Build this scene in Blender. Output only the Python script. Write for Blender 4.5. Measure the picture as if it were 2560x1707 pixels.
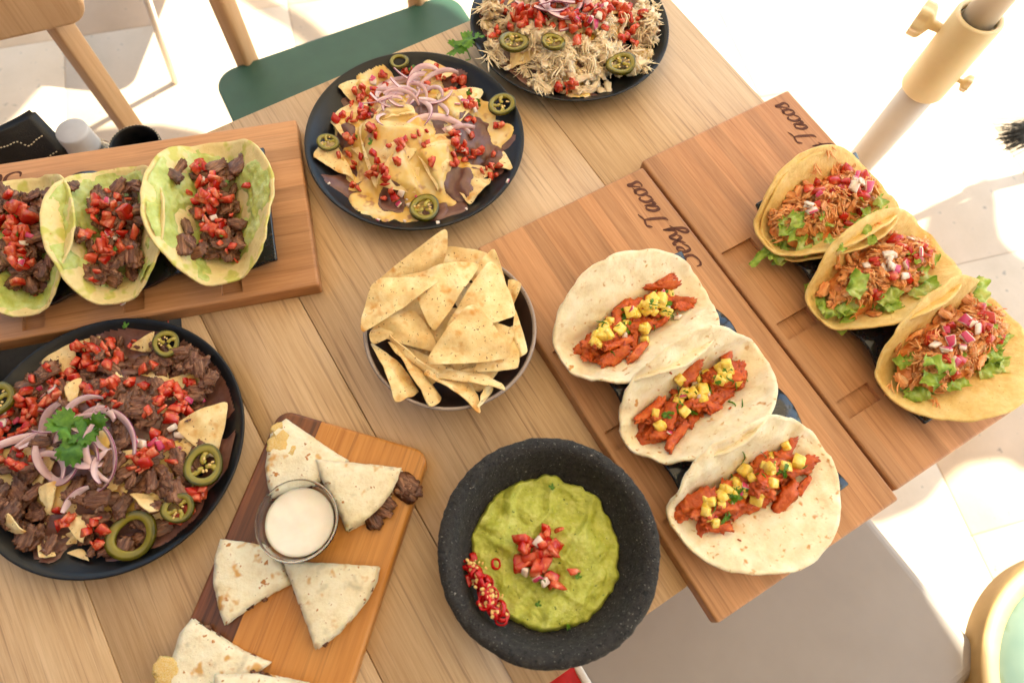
import bpy, bmesh, math, random
import numpy as np
from mathutils import Vector, Matrix, Euler, noise as mnoise
from mathutils.geometry import delaunay_2d_cdt
for o in list(bpy.data.objects): bpy.data.objects.remove(o)
SC = bpy.context.scene
COL = SC.collection
R = math.radians
TZ = 0.75                      # table top height above the floor

# ---------------------------------------------------------------- camera
CW, CH, CF, CT, CR_, CHT = 2560., 1707., 1751.57, 0.3910315, 0.1053168, 0.742459
_c, _s = math.cos(CT), math.sin(CT)
FW = np.array([0, _s, -_c]); _up = np.array([0, _c, _s]); _rt = np.array([1., 0, 0])
RT = math.cos(CR_)*_rt + math.sin(CR_)*_up
UP = -math.sin(CR_)*_rt + math.cos(CR_)*_up
cam_d = bpy.data.cameras.new('camera'); cam = bpy.data.objects.new('camera', cam_d); COL.objects.link(cam)
cam.matrix_world = Matrix(((RT[0], UP[0], -FW[0], 0), (RT[1], UP[1], -FW[1], 0), (RT[2], UP[2], -FW[2], TZ+CHT), (0, 0, 0, 1)))
cam_d.sensor_width = 36; cam_d.lens = CF/CW*36; cam_d.clip_start = 0.02; cam_d.clip_end = 500
cam_d.dof.use_dof = True; cam_d.dof.focus_distance = 0.80; cam_d.dof.aperture_fstop = 4.5
SC.camera = cam
SC.render.resolution_x = 1024; SC.render.resolution_y = 682
# ---------------------------------------------------------------- light
SUN_AZ, SUN_EL = R(21.5), R(52)
w = bpy.data.worlds.new('World'); SC.world = w; w.use_nodes = True
nt = w.node_tree; bg = nt.nodes['Background']
sky = nt.nodes.new('ShaderNodeTexSky'); sky.sky_type = 'NISHITA'; sky.sun_disc = False
sky.sun_elevation = SUN_EL; sky.sun_rotation = R(90) - SUN_AZ
nt.links.new(sky.outputs[0], bg.inputs[0]); bg.inputs[1].default_value = 0.15
sd = bpy.data.lights.new('sun', 'SUN'); sd.energy = 5; sd.angle = R(0.6); sd.color = (1, .93, .82)
sun = bpy.data.objects.new('sun', sd); COL.objects.link(sun)
SUNV = Vector((math.cos(SUN_EL)*math.cos(SUN_AZ), math.cos(SUN_EL)*math.sin(SUN_AZ), math.sin(SUN_EL)))
sun.rotation_euler = SUNV.to_track_quat('Z', 'Y').to_euler(); sun.location = (2, 1, 4)
SC.view_settings.view_transform = 'Standard'; SC.view_settings.look = 'None'
SC.view_settings.exposure = 1.68; SC.view_settings.gamma = 1
SC.view_settings.use_white_balance = True; SC.view_settings.white_balance_temperature = 6800; SC.view_settings.white_balance_tint = 0
SC.render.engine = 'CYCLES'
SC.cycles.max_bounces = 8; SC.cycles.diffuse_bounces = 5; SC.cycles.sample_clamp_indirect = 6
SC.cycles.caustics_reflective = False; SC.cycles.caustics_refractive = False

# ---------------------------------------------------------------- helpers
KD = 2560/2352
def ray(x, y): return (x*KD-CW/2)/CF*RT - (y*KD-CH/2)/CF*UP + FW
def G(x, y, z=0.):                 # photo point (2352 px wide copy) -> ground plan at height z above the table top
    d = ray(x, y); t = (CHT-z)/-d[2]; return np.array([d[0]*t, d[1]*t])
def ZM(ox, oy, s):                 # zoomed crop -> photo point
    return lambda x, y: ((ox+x/s)/KD, (oy+y/s)/KD)
def n3(x, y, z=0.): return mnoise.noise(Vector((x, y, z)))
def L(c):
    r = []
    for v in c:
        v = v/255.; r.append(v/12.92 if v <= .04045 else ((v+.055)/1.055)**2.4)
    return (*r, 1.)
def mk(name, V, F, mat=None, smooth=True, k=None):
    me = bpy.data.meshes.new(name)
    me.from_pydata([tuple(map(float, v)) for v in V], [], [tuple(int(i) for i in f) for f in F])
    if smooth: me.polygons.foreach_set('use_smooth', [True]*len(me.polygons))
    if k is not None:
        at = me.attributes.new('k', 'FLOAT', 'POINT'); at.data.foreach_set('value', [float(q) for q in k])
    if mat: me.materials.append(mat)
    me.update(); return me
def ob(name, me, parent=None, loc=(0, 0, 0), rot=(0, 0, 0), sc=1, label=None, cat=None, group=None, kind=None):
    o = bpy.data.objects.new(name, me); COL.objects.link(o)
    o.location = loc; o.rotation_euler = rot; o.scale = (sc, sc, sc) if not hasattr(sc, '__len__') else sc
    if parent: o.parent = parent
    if label: o['label'] = label
    if cat: o['category'] = cat
    if group: o['group'] = group
    if kind: o['kind'] = kind
    return o
def thing(name, label, cat, loc=(0, 0, 0), rz=0., group=None, kind=None):
    return ob(name, None, None, loc, (0, 0, rz), 1, label, cat, group, kind)
def bm_mesh(bm, name, mat, smooth=True):
    me = bpy.data.meshes.new(name); bm.to_mesh(me); bm.free()
    if smooth: me.polygons.foreach_set('use_smooth', [True]*len(me.polygons))
    me.materials.append(mat); return me
def box(name, sx, sy, sz, mat, bev=0.002, seg=2, ctr=(0, 0, 0), smooth=True):
    bm = bmesh.new(); bmesh.ops.create_cube(bm, size=1)
    for v in bm.verts: v.co = Vector((v.co.x*sx+ctr[0], v.co.y*sy+ctr[1], v.co.z*sz+ctr[2]))
    if bev: bmesh.ops.bevel(bm, geom=bm.edges[:], offset=bev, segments=seg, affect='EDGES', profile=.5)
    me = bm_mesh(bm, name, mat, smooth)
    return me
def solid(me_obj, t, off=0):
    m = me_obj.modifiers.new('thickness', 'SOLIDIFY'); m.thickness = t; m.offset = off
def lathe(name, prof, mat, n=96, wob=None, k=None):
    V, F, K = [], [], []
    m = len(prof)
    for i in range(n):
        a = 2*math.pi*i/n
        for j, (r, z) in enumerate(prof):
            x, y, zz = r*math.cos(a), r*math.sin(a), z
            if wob:
                d = wob(x, y, z); x += d[0]; y += d[1]; zz += d[2]
            V.append((x, y, zz))
            if k: K.append(k[j])
    for i in range(n):
        for j in range(m-1):
            F.append((i*m+j, ((i+1) % n)*m+j, ((i+1) % n)*m+j+1, i*m+j+1))
    return mk(name, V, F, mat, True, K if k else None)
def tube(pts, r, n=8, cap=True, taper=None, flat=1.):
    """returns V,F of a swept tube"""
    P = [Vector(p) for p in pts]; V, F = [], []
    up = Vector((0, 0, 1))
    for i, p in enumerate(P):
        t = (P[min(i+1, len(P)-1)]-P[max(i-1, 0)])
        if t.length < 1e-9: t = Vector((1, 0, 0))
        t.normalize()
        a = t.cross(up)
        if a.length < 1e-3: a = t.cross(Vector((1, 0, 0)))
        a.normalize(); b = t.cross(a)
        rr = r*(taper(i/(len(P)-1)) if taper else 1)
        for j in range(n):
            q = 2*math.pi*j/n; V.append(tuple(p+a*math.cos(q)*rr+b*math.sin(q)*rr*flat))
    for i in range(len(P)-1):
        for j in range(n): F.append((i*n+j, i*n+(j+1) % n, (i+1)*n+(j+1) % n, (i+1)*n+j))
    if cap: F.append(tuple(range(n))[::-1]); F.append(tuple((len(P)-1)*n+j for j in range(n)))
    return V, F
def cat_smooth(pts, n=8):
    P = [np.array(p, float) for p in pts]; P = [2*P[0]-P[1]]+P+[2*P[-1]-P[-2]]; out = []
    for i in range(1, len(P)-2):
        for j in range(n):
            t = j/n
            out.append(.5*((2*P[i])+(-P[i-1]+P[i+1])*t+(2*P[i-1]-5*P[i]+4*P[i+1]-P[i+2])*t*t+(-P[i-1]+3*P[i]-3*P[i+1]+P[i+2])*t**3))
    out.append(P[-2]); return out
def merge(parts):
    V, F = [], []
    for v, f in parts:
        b = len(V); V += list(v); F += [tuple(i+b for i in q) for q in f]
    return V, F
def tri_sheet(poly, step):
    """triangulated 2D sheet of a closed outline: returns verts2d, faces"""
    poly = [Vector((p[0], p[1])) for p in poly]; n = len(poly)
    xs = [p.x for p in poly]; ys = [p.y for p in poly]
    def inside(x, y):
        c = False; j = n-1
        for i in range(n):
            if (poly[i].y > y) != (poly[j].y > y) and x < (poly[j].x-poly[i].x)*(y-poly[i].y)/(poly[j].y-poly[i].y)+poly[i].x: c = not c
            j = i
        return c
    pts = list(poly); x = min(xs)+step*.5; r = 0
    while x < max(xs):
        y = min(ys)+step*(.5 if r % 2 else 0.)
        while y < max(ys):
            if inside(x, y) and min((q-Vector((x, y))).length for q in poly) > step*.45: pts.append(Vector((x, y)))
            y += step
        x += step*.87; r += 1
    vv, _, ff, _, _, _ = delaunay_2d_cdt(pts, [(i, (i+1) % n) for i in range(n)], [list(range(n))], 1, 1e-6)
    return [(v.x, v.y) for v in vv], [tuple(f) for f in ff]
def resample(poly, step, closed=True):
    out = []; n = len(poly)
    for i in range(n if closed else n-1):
        a = np.array(poly[i], float); b = np.array(poly[(i+1) % n], float); m = max(1, int(np.hypot(*(b-a))/step))
        for j in range(m): out.append(a+(b-a)*j/m)
    return out

# ---------------------------------------------------------------- materials
def mat(name, cols, scale=60, detail=3, stretch=(1, 1, 1), rough=.5, bump=0., bscale=None, sss=0., srad=(1, .4, .2), spec=.5,
        rand=0., speck=None, attr=None, coat=0., trans=0., nrough=.6, metal=0., dist=0., bstretch=None, rvar=0.):
    m = bpy.data.materials.new(name); m.use_nodes = True; T = m.node_tree; N = T.nodes; K = T.links.new
    P = N['Principled BSDF']; P.inputs['Roughness'].default_value = rough; P.inputs['Specular IOR Level'].default_value = spec
    P.inputs['Metallic'].default_value = metal
    if coat: P.inputs['Coat Weight'].default_value = coat; P.inputs['Coat Roughness'].default_value = .12
    if sss:
        P.inputs['Subsurface Weight'].default_value = sss; P.inputs['Subsurface Radius'].default_value = srad; P.inputs['Subsurface Scale'].default_value = .004
    tc = N.new('ShaderNodeTexCoord'); oi = N.new('ShaderNodeObjectInfo')
    off = N.new('ShaderNodeVectorMath'); off.operation = 'MULTIPLY_ADD'
    cmb = N.new('ShaderNodeCombineXYZ'); K(oi.outputs['Random'], cmb.inputs[0]); K(oi.outputs['Random'], cmb.inputs[1])
    K(cmb.outputs[0], off.inputs[0]); off.inputs[1].default_value = (3.7, 5.1, 0); K(tc.outputs['Object'], off.inputs[2])
    mp = N.new('ShaderNodeMapping'); mp.inputs['Scale'].default_value = stretch; K(off.outputs[0], mp.inputs[0])
    def noise(s, d, vec=None, di=0., ro=nrough):
        n = N.new('ShaderNodeTexNoise'); n.inputs['Scale'].default_value = s; n.inputs['Detail'].default_value = d
        n.inputs['Roughness'].default_value = ro; n.inputs['Distortion'].default_value = di
        K(vec or mp.outputs[0], n.inputs['Vector']); return n.outputs['Fac']
    def ramp(f, cs):
        r = N.new('ShaderNodeValToRGB'); e = r.color_ramp.elements
        while len(e) < len(cs): e.new(.5)
        for q, (p, c) in zip(e, cs): q.position = p; q.color = L(c) if len(c) == 3 else c
        K(f, r.inputs[0]); return r.outputs[0]
    def mix(f, a, b, mode='MIX'):
        x = N.new('ShaderNodeMix'); x.data_type = 'RGBA'; x.blend_type = mode
        if isinstance(f, float): x.inputs[0].default_value = f
        else: K(f, x.inputs[0])
        for s, v in ((6, a), (7, b)):
            if isinstance(v, tuple): x.inputs[s].default_value = L(v) if len(v) == 3 else v
            else: K(v, x.inputs[s])
        return x.outputs[2]
    if len(cols) == 1: c = N.new('ShaderNodeRGB'); c.outputs[0].default_value = L(cols[0][1]); c = c.outputs[0]
    else: c = ramp(noise(scale, detail, None, dist), cols)
    if speck:
        for (ss, lo, hi, sc_) in speck:
            f = ramp(noise(ss, 2, off.outputs[0]), [(lo, (0, 0, 0, 1)), (hi, (1, 1, 1, 1))]); c = mix(f, c, sc_)
    if attr:
        for (an, acs) in attr:
            a = N.new('ShaderNodeAttribute'); a.attribute_name = an
            f = ramp(a.outputs['Fac'], [(acs[0], (0, 0, 0, 1)), (acs[1], (1, 1, 1, 1))]); c = mix(f, c, acs[2])
    if rand:
        h = N.new('ShaderNodeHueSaturation'); mr = N.new('ShaderNodeMapRange'); K(oi.outputs['Random'], mr.inputs[0])
        mr.inputs[3].default_value = 1-rand; mr.inputs[4].default_value = 1+rand; K(mr.outputs[0], h.inputs['Value'])
        K(c, h.inputs['Color']); c = h.outputs[0]
    K(c, P.inputs['Base Color'])
    if rvar:
        mr = N.new('ShaderNodeMapRange'); K(noise(scale*.6, 3, off.outputs[0]), mr.inputs[0]); mr.inputs[1].default_value = .3; mr.inputs[2].default_value = .7
        mr.inputs[3].default_value = max(.02, rough-rvar); mr.inputs[4].default_value = min(1, rough+rvar); K(mr.outputs[0], P.inputs['Roughness'])
    if bump:
        b = N.new('ShaderNodeBump'); b.inputs['Strength'].default_value = bump; b.inputs['Distance'].default_value = .002
        v = None
        if bstretch:
            mp2 = N.new('ShaderNodeMapping'); mp2.inputs['Scale'].default_value = bstretch; K(off.outputs[0], mp2.inputs[0]); v = mp2.outputs[0]
        K(noise(bscale or scale, 4, v), b.inputs['Height']); K(b.outputs[0], P.inputs['Normal'])
    if trans:
        tr = N.new('ShaderNodeBsdfTranslucent'); K(c, tr.inputs[0]); mx = N.new('ShaderNodeMixShader'); mx.inputs[0].default_value = trans
        K(P.outputs[0], mx.inputs[1]); K(tr.outputs[0], mx.inputs[2]); K(mx.outputs[0], N['Material Output'].inputs[0])
    return m
def wood(name, base, dark, light, pore, sx=1., strips=None, rough=.45, poreamt=.55, bump=.15, grain=260, broad=9, along=1, stripvar=.16, fine=.35, coat=0.):
    """grain runs along local Y (along=1) or X (along=0)"""
    m = bpy.data.materials.new(name); m.use_nodes = True; T = m.node_tree; N = T.nodes; K = T.links.new
    P = N['Principled BSDF']; P.inputs['Roughness'].default_value = rough; P.inputs['Specular IOR Level'].default_value = .4
    if coat: P.inputs['Coat Weight'].default_value = coat; P.inputs['Coat Roughness'].default_value = .25
    tc = N.new('ShaderNodeTexCoord'); oi = N.new('ShaderNodeObjectInfo')
    off = N.new('ShaderNodeVectorMath'); off.operation = 'MULTIPLY_ADD'
    cmb = N.new('ShaderNodeCombineXYZ'); K(oi.outputs['Random'], cmb.inputs[0]); K(oi.outputs['Random'], cmb.inputs[1])
    K(cmb.outputs[0], off.inputs[0]); off.inputs[1].default_value = (13.7, 25.1, 0); K(tc.outputs['Object'], off.inputs[2])
    def mapped(a, b):
        mp = N.new('ShaderNodeMapping'); mp.inputs['Scale'].default_value = (a, b, a) if along else (b, a, a); K(off.outputs[0], mp.inputs[0]); return mp.outputs[0]
    def noise(vec, s, d, di=0., ro=.6):
        n = N.new('ShaderNodeTexNoise'); n.inputs['Scale'].default_value = s; n.inputs['Detail'].default_value = d; n.inputs['Distortion'].default_value = di
        n.inputs['Roughness'].default_value = ro; K(vec, n.inputs['Vector']); return n.outputs['Fac']
    def ramp(f, cs):
        r = N.new('ShaderNodeValToRGB'); e = r.color_ramp.elements
        while len(e) < len(cs): e.new(.5)
        for q, (p, c) in zip(e, cs): q.position = p; q.color = L(c) if len(c) == 3 else c
        K(f, r.inputs[0]); return r.outputs[0]
    def mix(f, a, b, mode='MIX'):
        x = N.new('ShaderNodeMix'); x.data_type = 'RGBA'; x.blend_type = mode
        if isinstance(f, float): x.inputs[0].default_value = f
        else: K(f, x.inputs[0])
        for s, v in ((6, a), (7, b)):
            if isinstance(v, tuple): x.inputs[s].default_value = L(v) if len(v) == 3 else v
            else: K(v, x.inputs[s])
        return x.outputs[2]
    c = ramp(noise(mapped(sx, .12*sx), broad, 4, 1.2), [(.28, dark), (.5, base), (.72, light)])
    gf = noise(mapped(1, .035), grain, 5, .3, .7)
    c = mix(fine, c, ramp(gf, [(.35, dark), (.62, light)]), 'MIX')
    pf = noise(mapped(1, .02), grain*.8, 3, .6)
    c = mix(ramp(pf, [(.56, (0, 0, 0, 1)), (.70, (poreamt, poreamt, poreamt, 1))]), c, pore)
    if strips:
        sp = N.new('ShaderNodeSeparateXYZ'); K(off.outputs[0], sp.inputs[0])
        d = N.new('ShaderNodeMath'); d.operation = 'DIVIDE'; K(sp.outputs[0 if along else 1], d.inputs[0]); d.inputs[1].default_value = strips
        fl = N.new('ShaderNodeMath'); fl.operation = 'FLOOR'; K(d.outputs[0], fl.inputs[0])
        wn = N.new('ShaderNodeTexWhiteNoise'); wn.noise_dimensions = '1D'; K(fl.outputs[0], wn.inputs['W'])
        mr = N.new('ShaderNodeMapRange'); K(wn.outputs['Value'], mr.inputs[0]); mr.inputs[3].default_value = 1-stripvar; mr.inputs[4].default_value = 1+stripvar*.7
        h = N.new('ShaderNodeHueSaturation'); K(mr.outputs[0], h.inputs['Value']); K(c, h.inputs['Color']); c = h.outputs[0]
    K(c, P.inputs['Base Color'])
    b = N.new('ShaderNodeBump'); b.inputs['Strength'].default_value = bump; b.inputs['Distance'].default_value = .001
    K(gf, b.inputs['Height']); K(b.outputs[0], P.inputs['Normal'])
    return m
def bamboo_mat(name, a, b, c, d): return wood(name, a, b, c, d, sx=1.6, strips=.0195, rough=.42, poreamt=.45, bump=.08, grain=300, fine=.38, stripvar=.20)

m_table = wood('oak_laminate', (198, 163, 124), (178, 142, 103), (213, 182, 144), (132, 97, 66), sx=1.3, rough=.46, poreamt=.65, bump=.3, grain=300, broad=7, fine=.45)
m_tedge = wood('oak_edge', (196, 156, 116), (174, 134, 96), (212, 174, 136), (140, 100, 68), rough=.5, along=0)
m_bamboo = bamboo_mat('bamboo', (184, 131, 88), (158, 104, 64), (204, 152, 108), (126, 78, 46))
m_acacia = wood('acacia_light', (196, 130, 60), (170, 104, 40), (216, 156, 84), (120, 66, 26), sx=1.3, rough=.38, poreamt=.5, bump=.1, grain=220, fine=.35, coat=.15)
m_acaciad = wood('acacia_dark', (104, 58, 31), (58, 31, 17), (150, 90, 50), (36, 20, 12), sx=2.2, rough=.36, poreamt=.6, bump=.1, grain=200, fine=.35, coat=.15)
m_burn = mat('burnt_lettering', [(.3, (74, 38, 24)), (.7, (104, 58, 36))], 200, rough=.8)
m_plate = mat('black_matte_glaze', [(.3, (15, 15, 16)), (.7, (22, 22, 23))], 90, rough=.36, spec=.38, bump=.04, bscale=500, rvar=.08)
m_holder = mat('black_gloss_glaze', [(.3, (24, 27, 33)), (.7, (36, 40, 48))], 60, rough=.16, spec=.6)
m_stonew = mat('mauve_stoneware', [(.3, (150, 134, 126)), (.7, (168, 152, 143))], 40, rough=.5, speck=[(420, .655, .69, (62, 44, 36))], bump=.05)
m_stonein = mat('dark_glaze_inside', [(.3, (58, 42, 36)), (.7, (78, 58, 48))], 40, rough=.35)
m_basalt = mat('basalt', [(.3, (26, 24, 23)), (.5, (40, 37, 36)), (.72, (64, 60, 57))], 190, 7, rough=.85, bump=1., bscale=300, nrough=.75,
               speck=[(430, .66, .71, (150, 144, 138)), (250, .58, .66, (12, 11, 11))])
m_guac = mat('guacamole', [(.25, (142, 148, 46)), (.5, (178, 184, 76)), (.75, (206, 208, 124))], 80, 6, rough=.36, sss=.3, srad=(.6, .8, .2), bump=.8, bscale=210, nrough=.7,
             speck=[(180, .67, .72, (96, 116, 34)), (300, .69, .74, (206, 206, 140))])
m_flour = mat('flour_tortilla', [(.28, (218, 196, 154)), (.5, (238, 224, 192)), (.75, (248, 240, 218))], 48, 6, rough=.6, sss=.25, bump=.6, bscale=75, nrough=.68,
              speck=[(140, .62, .72, (206, 166, 108)), (26, .56, .7, (236, 222, 192)), (70, .64, .72, (198, 146, 82))], attr=[('k', (.5, 1.1, (226, 164, 84)))])
m_flourq = mat('toasted_tortilla', [(.28, (222, 202, 164)), (.5, (240, 226, 196)), (.75, (248, 240, 218))], 60, 6, rough=.62, sss=.2, bump=.6, bscale=120, nrough=.68,
               speck=[(58, .60, .70, (212, 164, 98)), (120, .65, .71, (182, 120, 58)), (50, .62, .76, (202, 190, 162)), (300, .71, .75, (110, 70, 40))])
m_corn = mat('corn_tortilla', [(.28, (208, 168, 92)), (.5, (228, 194, 122)), (.75, (240, 214, 152))], 60, 6, rough=.6, sss=.2, nrough=.7, bump=.6, bscale=220,
             speck=[(300, .66, .74, (192, 144, 66))])
m_cornp = mat('pale_corn_tortilla', [(.28, (214, 190, 128)), (.55, (228, 208, 150)), (.8, (238, 222, 176))], 50, 5, rough=.6, sss=.2, bump=.35, bscale=160,
              speck=[(50, .52, .62, (196, 190, 96)), (240, .68, .74, (190, 150, 80))])
m_smear = mat('avocado_smear', [(.28, (158, 164, 62)), (.5, (184, 192, 104)), (.75, (208, 214, 156))], 60, 4, rough=.4, sss=.35, bump=.5, bscale=200)
m_chip = mat('tortilla_chip', [(.25, (216, 172, 106)), (.5, (236, 204, 146)), (.75, (248, 228, 182))], 55, 4, rough=.6, sss=.2, bump=.35, bscale=180, rand=.05,
             speck=[(330, .66, .70, (120, 76, 36)), (60, .58, .74, (214, 156, 78))])
m_bean = mat('refried_bean_sauce', [(.3, (96, 62, 52)), (.7, (124, 86, 74))], 70, 4, rough=.3, sss=.2, bump=.3, bscale=160)
m_cheese = mat('melted_cheese_sauce', [(.3, (212, 164, 74)), (.5, (226, 190, 112)), (.7, (228, 210, 168))], 26, 3, rough=.22, sss=.3, bump=.2, bscale=120,
               speck=[(60, .6, .7, (176, 128, 88))])
m_beef = mat('seared_beef', [(.25, (66, 38, 24)), (.5, (116, 73, 50)), (.72, (176, 126, 92))], 6, 5, (.22, 1, 1), rough=.26, sss=.1, bump=1., bscale=13, bstretch=(.10, 1, 1), rand=.2, spec=.6)
m_pastor = mat('red_spiced_meat', [(.25, (150, 50, 14)), (.5, (196, 84, 28)), (.78, (222, 124, 58))], 4, 5, rough=.38, sss=.15, bump=1., bscale=7, rand=.12)
m_chick = mat('orange_shredded_chicken', [(.25, (212, 112, 52)), (.5, (232, 146, 80)), (.8, (244, 184, 122))], 140, 3, rough=.36, sss=.15, bump=.4, rand=.1, attr=[('k', (.35, 1., (242, 186, 130)))])
m_chicku = mat('orange_chicken_fibre', [(.25, (210, 110, 54)), (.5, (236, 158, 94)), (.75, (248, 206, 154))], 5, 4, (.25, 1, 1), rough=.34, sss=.12, bump=1., bscale=12, bstretch=(.10, 1, 1), rand=.14)
m_chickp = mat('pale_chicken_fibre', [(.25, (222, 190, 148)), (.5, (240, 216, 180)), (.75, (250, 238, 214))], 5, 4, (.25, 1, 1), rough=.45, sss=.12, bump=1., bscale=12, bstretch=(.10, 1, 1), rand=.12)
m_chickw = mat('pale_shredded_chicken', [(.25, (226, 194, 150)), (.5, (240, 214, 176)), (.8, (248, 232, 204))], 140, 3, rough=.5, sss=.15, bump=.4, attr=[('k', (.3, 1., (240, 216, 178)))])
m_tom = mat('tomato', [(.25, (186, 44, 24)), (.5, (204, 82, 52)), (.7, (228, 156, 118))], 1.6, 4, rough=.2, sss=.12, srad=(1, .25, .12), rand=.10, attr=[('k', (.3, .9, (176, 28, 16)))])
m_onionw = mat('white_onion', [(.3, (214, 190, 176)), (.7, (236, 222, 208))], 2.5, rough=.28, sss=.5, srad=(.8, .7, .7), attr=[('k', (.55, .8, (196, 60, 106)))])
m_onion = mat('red_onion', [(.3, (206, 166, 172)), (.7, (228, 200, 198))], 160, 2, (.3, 1, 1), rough=.25, sss=.4, srad=(.8, .6, .7), attr=[('k', (.55, .85, (128, 30, 84)))])
m_jala = mat('pickled_jalapeno', [(.3, (66, 64, 8)), (.7, (96, 88, 18))], 2.5, rough=.18, sss=.3, srad=(.6, .7, .1), attr=[('k', (.3, .7, (136, 124, 44)))])
m_jalai = mat('jalapeno_flesh', [(.3, (146, 130, 40)), (.7, (186, 168, 80))], 5, rough=.25, sss=.3)
m_seed = mat('pale_seed', [(.3, (222, 178, 96)), (.7, (238, 206, 140))], 200, rough=.4)
m_cil = mat('cilantro_leaf', [(.3, (58, 104, 20)), (.7, (104, 152, 40))], 4, rough=.4, trans=.25, rand=.15, bump=.3)
m_lett = mat('lettuce', [(.25, (134, 168, 52)), (.5, (172, 200, 86)), (.75, (222, 226, 164))], 60, 3, rough=.35, trans=.3, bump=.3, attr=[('k', (.2, 1., (84, 132, 34)))])
m_pine = mat('pineapple', [(.3, (228, 186, 62)), (.5, (240, 210, 100)), (.75, (248, 232, 156))], 2.6, 4, (1, 1, .35), rough=.28, sss=.4, srad=(1, .7, .1), rand=.06, bump=.3)
m_chili = mat('red_chili', [(.3, (164, 8, 14)), (.7, (200, 26, 28))], 2, rough=.15, sss=.2, srad=(1, .1, .1), rand=.1)
m_cream = mat('crema', [(.3, (238, 228, 214)), (.7, (246, 238, 226))], 60, rough=.28, sss=.4)
m_chairw = wood('beech', (206, 166, 126), (190, 146, 104), (220, 184, 146), (170, 126, 86), rough=.45, poreamt=.35, bump=.06, grain=200, along=1)
m_green = mat('dark_green_paint', [(.3, (48, 78, 62)), (.7, (54, 86, 68))], 20, rough=.45)
m_ply = mat('plywood_edge', [(.3, (206, 178, 140)), (.7, (222, 196, 160))], 80, rough=.6)
m_white = mat('white_paint', [(.3, (216, 206, 196)), (.7, (224, 214, 204))], 20, rough=.35)
m_creamp = mat('cream_plastic', [(.3, (222, 200, 156)), (.7, (230, 208, 166))], 20, rough=.4, sss=.2)
m_tile = mat('concrete_tile', [(.25, (188, 166, 142)), (.5, (202, 180, 156)), (.8, (214, 192, 170))], 5, 8, rough=.8, bump=.2, bscale=90, rand=.04, speck=[(40, .66, .74, (150, 138, 126))])
m_grout = mat('grout', [(.3, (182, 162, 140)), (.7, (192, 172, 150))], 40, rough=.9)
m_leather = mat('black_leather', [(.3, (14, 14, 15)), (.7, (22, 22, 24))], 120, rough=.42, bump=.3, bscale=500)
m_stitch = mat('cream_thread', [(.3, (206, 190, 160)), (.7, (220, 206, 178))], 90, rough=.7)
m_cap = mat('grey_cap', [(.3, (176, 176, 182)), (.7, (188, 188, 194))], 30, rough=.45)
m_seat = mat('taupe_seat_plastic', [(.3, (146, 134, 124)), (.7, (152, 140, 130))], 12, rough=.5)
m_mint = mat('mint_glass_top', [(.35, (122, 150, 142)), (.55, (132, 158, 148)), (.7, (96, 124, 62))], 9, 3, rough=.15)
m_rimw = mat('pale_rim_wood', [(.3, (166, 134, 86)), (.7, (180, 148, 98))], 30, rough=.5)
m_wallb = mat('dark_blocker_timber', [(.3, (58, 44, 34)), (.7, (74, 58, 46))], 8, 4, (1, 1, .1), rough=.8)
m_red = mat('red_cloth', [(.3, (176, 10, 14)), (.7, (200, 18, 22))], 60, rough=.7)
m_fur = mat('black_bristle', [(.3, (14, 13, 13)), (.7, (30, 28, 28))], 90, rough=.5)
m_canvas = mat('cream_canvas', [(.3, (240, 232, 216)), (.7, (246, 238, 224))], 40, rough=.9, trans=.52)
m_menu = mat('black_card', [(.3, (36, 34, 33)), (.7, (46, 44, 42))], 200, rough=.6)
m_menul = mat('orange_print', [(.3, (190, 84, 70)), (.7, (200, 92, 76))], 100, rough=.6)
m_steel = mat('brushed_steel', [(.3, (190, 184, 176)), (.7, (205, 198, 190))], 90, rough=.35, metal=.6)
def glass_mat():
    m = bpy.data.materials.new('clear_glass'); m.use_nodes = True; P = m.node_tree.nodes['Principled BSDF']
    P.inputs['Base Color'].default_value = (.93, .95, .95, 1); P.inputs['Roughness'].default_value = .02; P.inputs['Transmission Weight'].default_value = 1; P.inputs['IOR'].default_value = 1.25
    return m
m_glass = glass_mat()
m_pet = bpy.data.materials.new('clear_bottle'); m_pet.use_nodes = True
_p = m_pet.node_tree.nodes['Principled BSDF']; _p.inputs['Base Color'].default_value = (.9, .93, .95, 1); _p.inputs['Roughness'].default_value = .08; _p.inputs['Transmission Weight'].default_value = .85; _p.inputs['IOR'].default_value = 1.33

# ---------------------------------------------------------------- frames
E1 = np.array([.7956, .6059]); E1 /= np.hypot(*E1); E2 = np.array([E1[1], -E1[0]])
TA = math.atan2(E1[1], E1[0])
def tbl(a, b): return E1*a + E2*b

# ---------------------------------------------------------------- floor
fl = ob('floor', mk('floor', [(-40, -40, -.012), (40, -40, -.012), (40, 40, -.012), (-40, 40, -.012)], [(0, 1, 2, 3)], m_grout, False), kind='structure')
tile_me = box('tile', .5988, .5988, .012, m_tile, .0012, 1, (0, 0, -.006))
fa = R(20)
for i in range(-5, 9):
    for j in range(-4, 9):
        x, y = i*.6+.15, j*.6+.22
        ob('tile', tile_me, fl, (x*math.cos(fa)-y*math.sin(fa), x*math.sin(fa)+y*math.cos(fa), 0), (0, 0, fa+R(90)*((i*7+j*3) % 4)))

# ---------------------------------------------------------------- unseen timber walls added to block sky light
wl = thing('sky_block_wall', 'unseen dark timber wall added behind the camera to block sky light', 'wall', (0, -1.35, 0))
for i in range(14): ob('board', box('board', 6.0, .04, .246, m_wallb, .006, 1, (-.6, 0, .123)), wl, (0, .003*(i % 2), .25*i))
wl2 = thing('sky_block_screen', 'unseen dark timber screen added to block sky light from the side', 'wall', (-3.0, -1.2, 0))  # unseen side screen, added to keep sky light off the table
for i in range(12): ob('board', box('board', .04, 2.6, .246, m_wallb, .006, 1, (0, 1.2, .123)), wl2, (.003*(i % 2), 0, .25*i))
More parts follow.
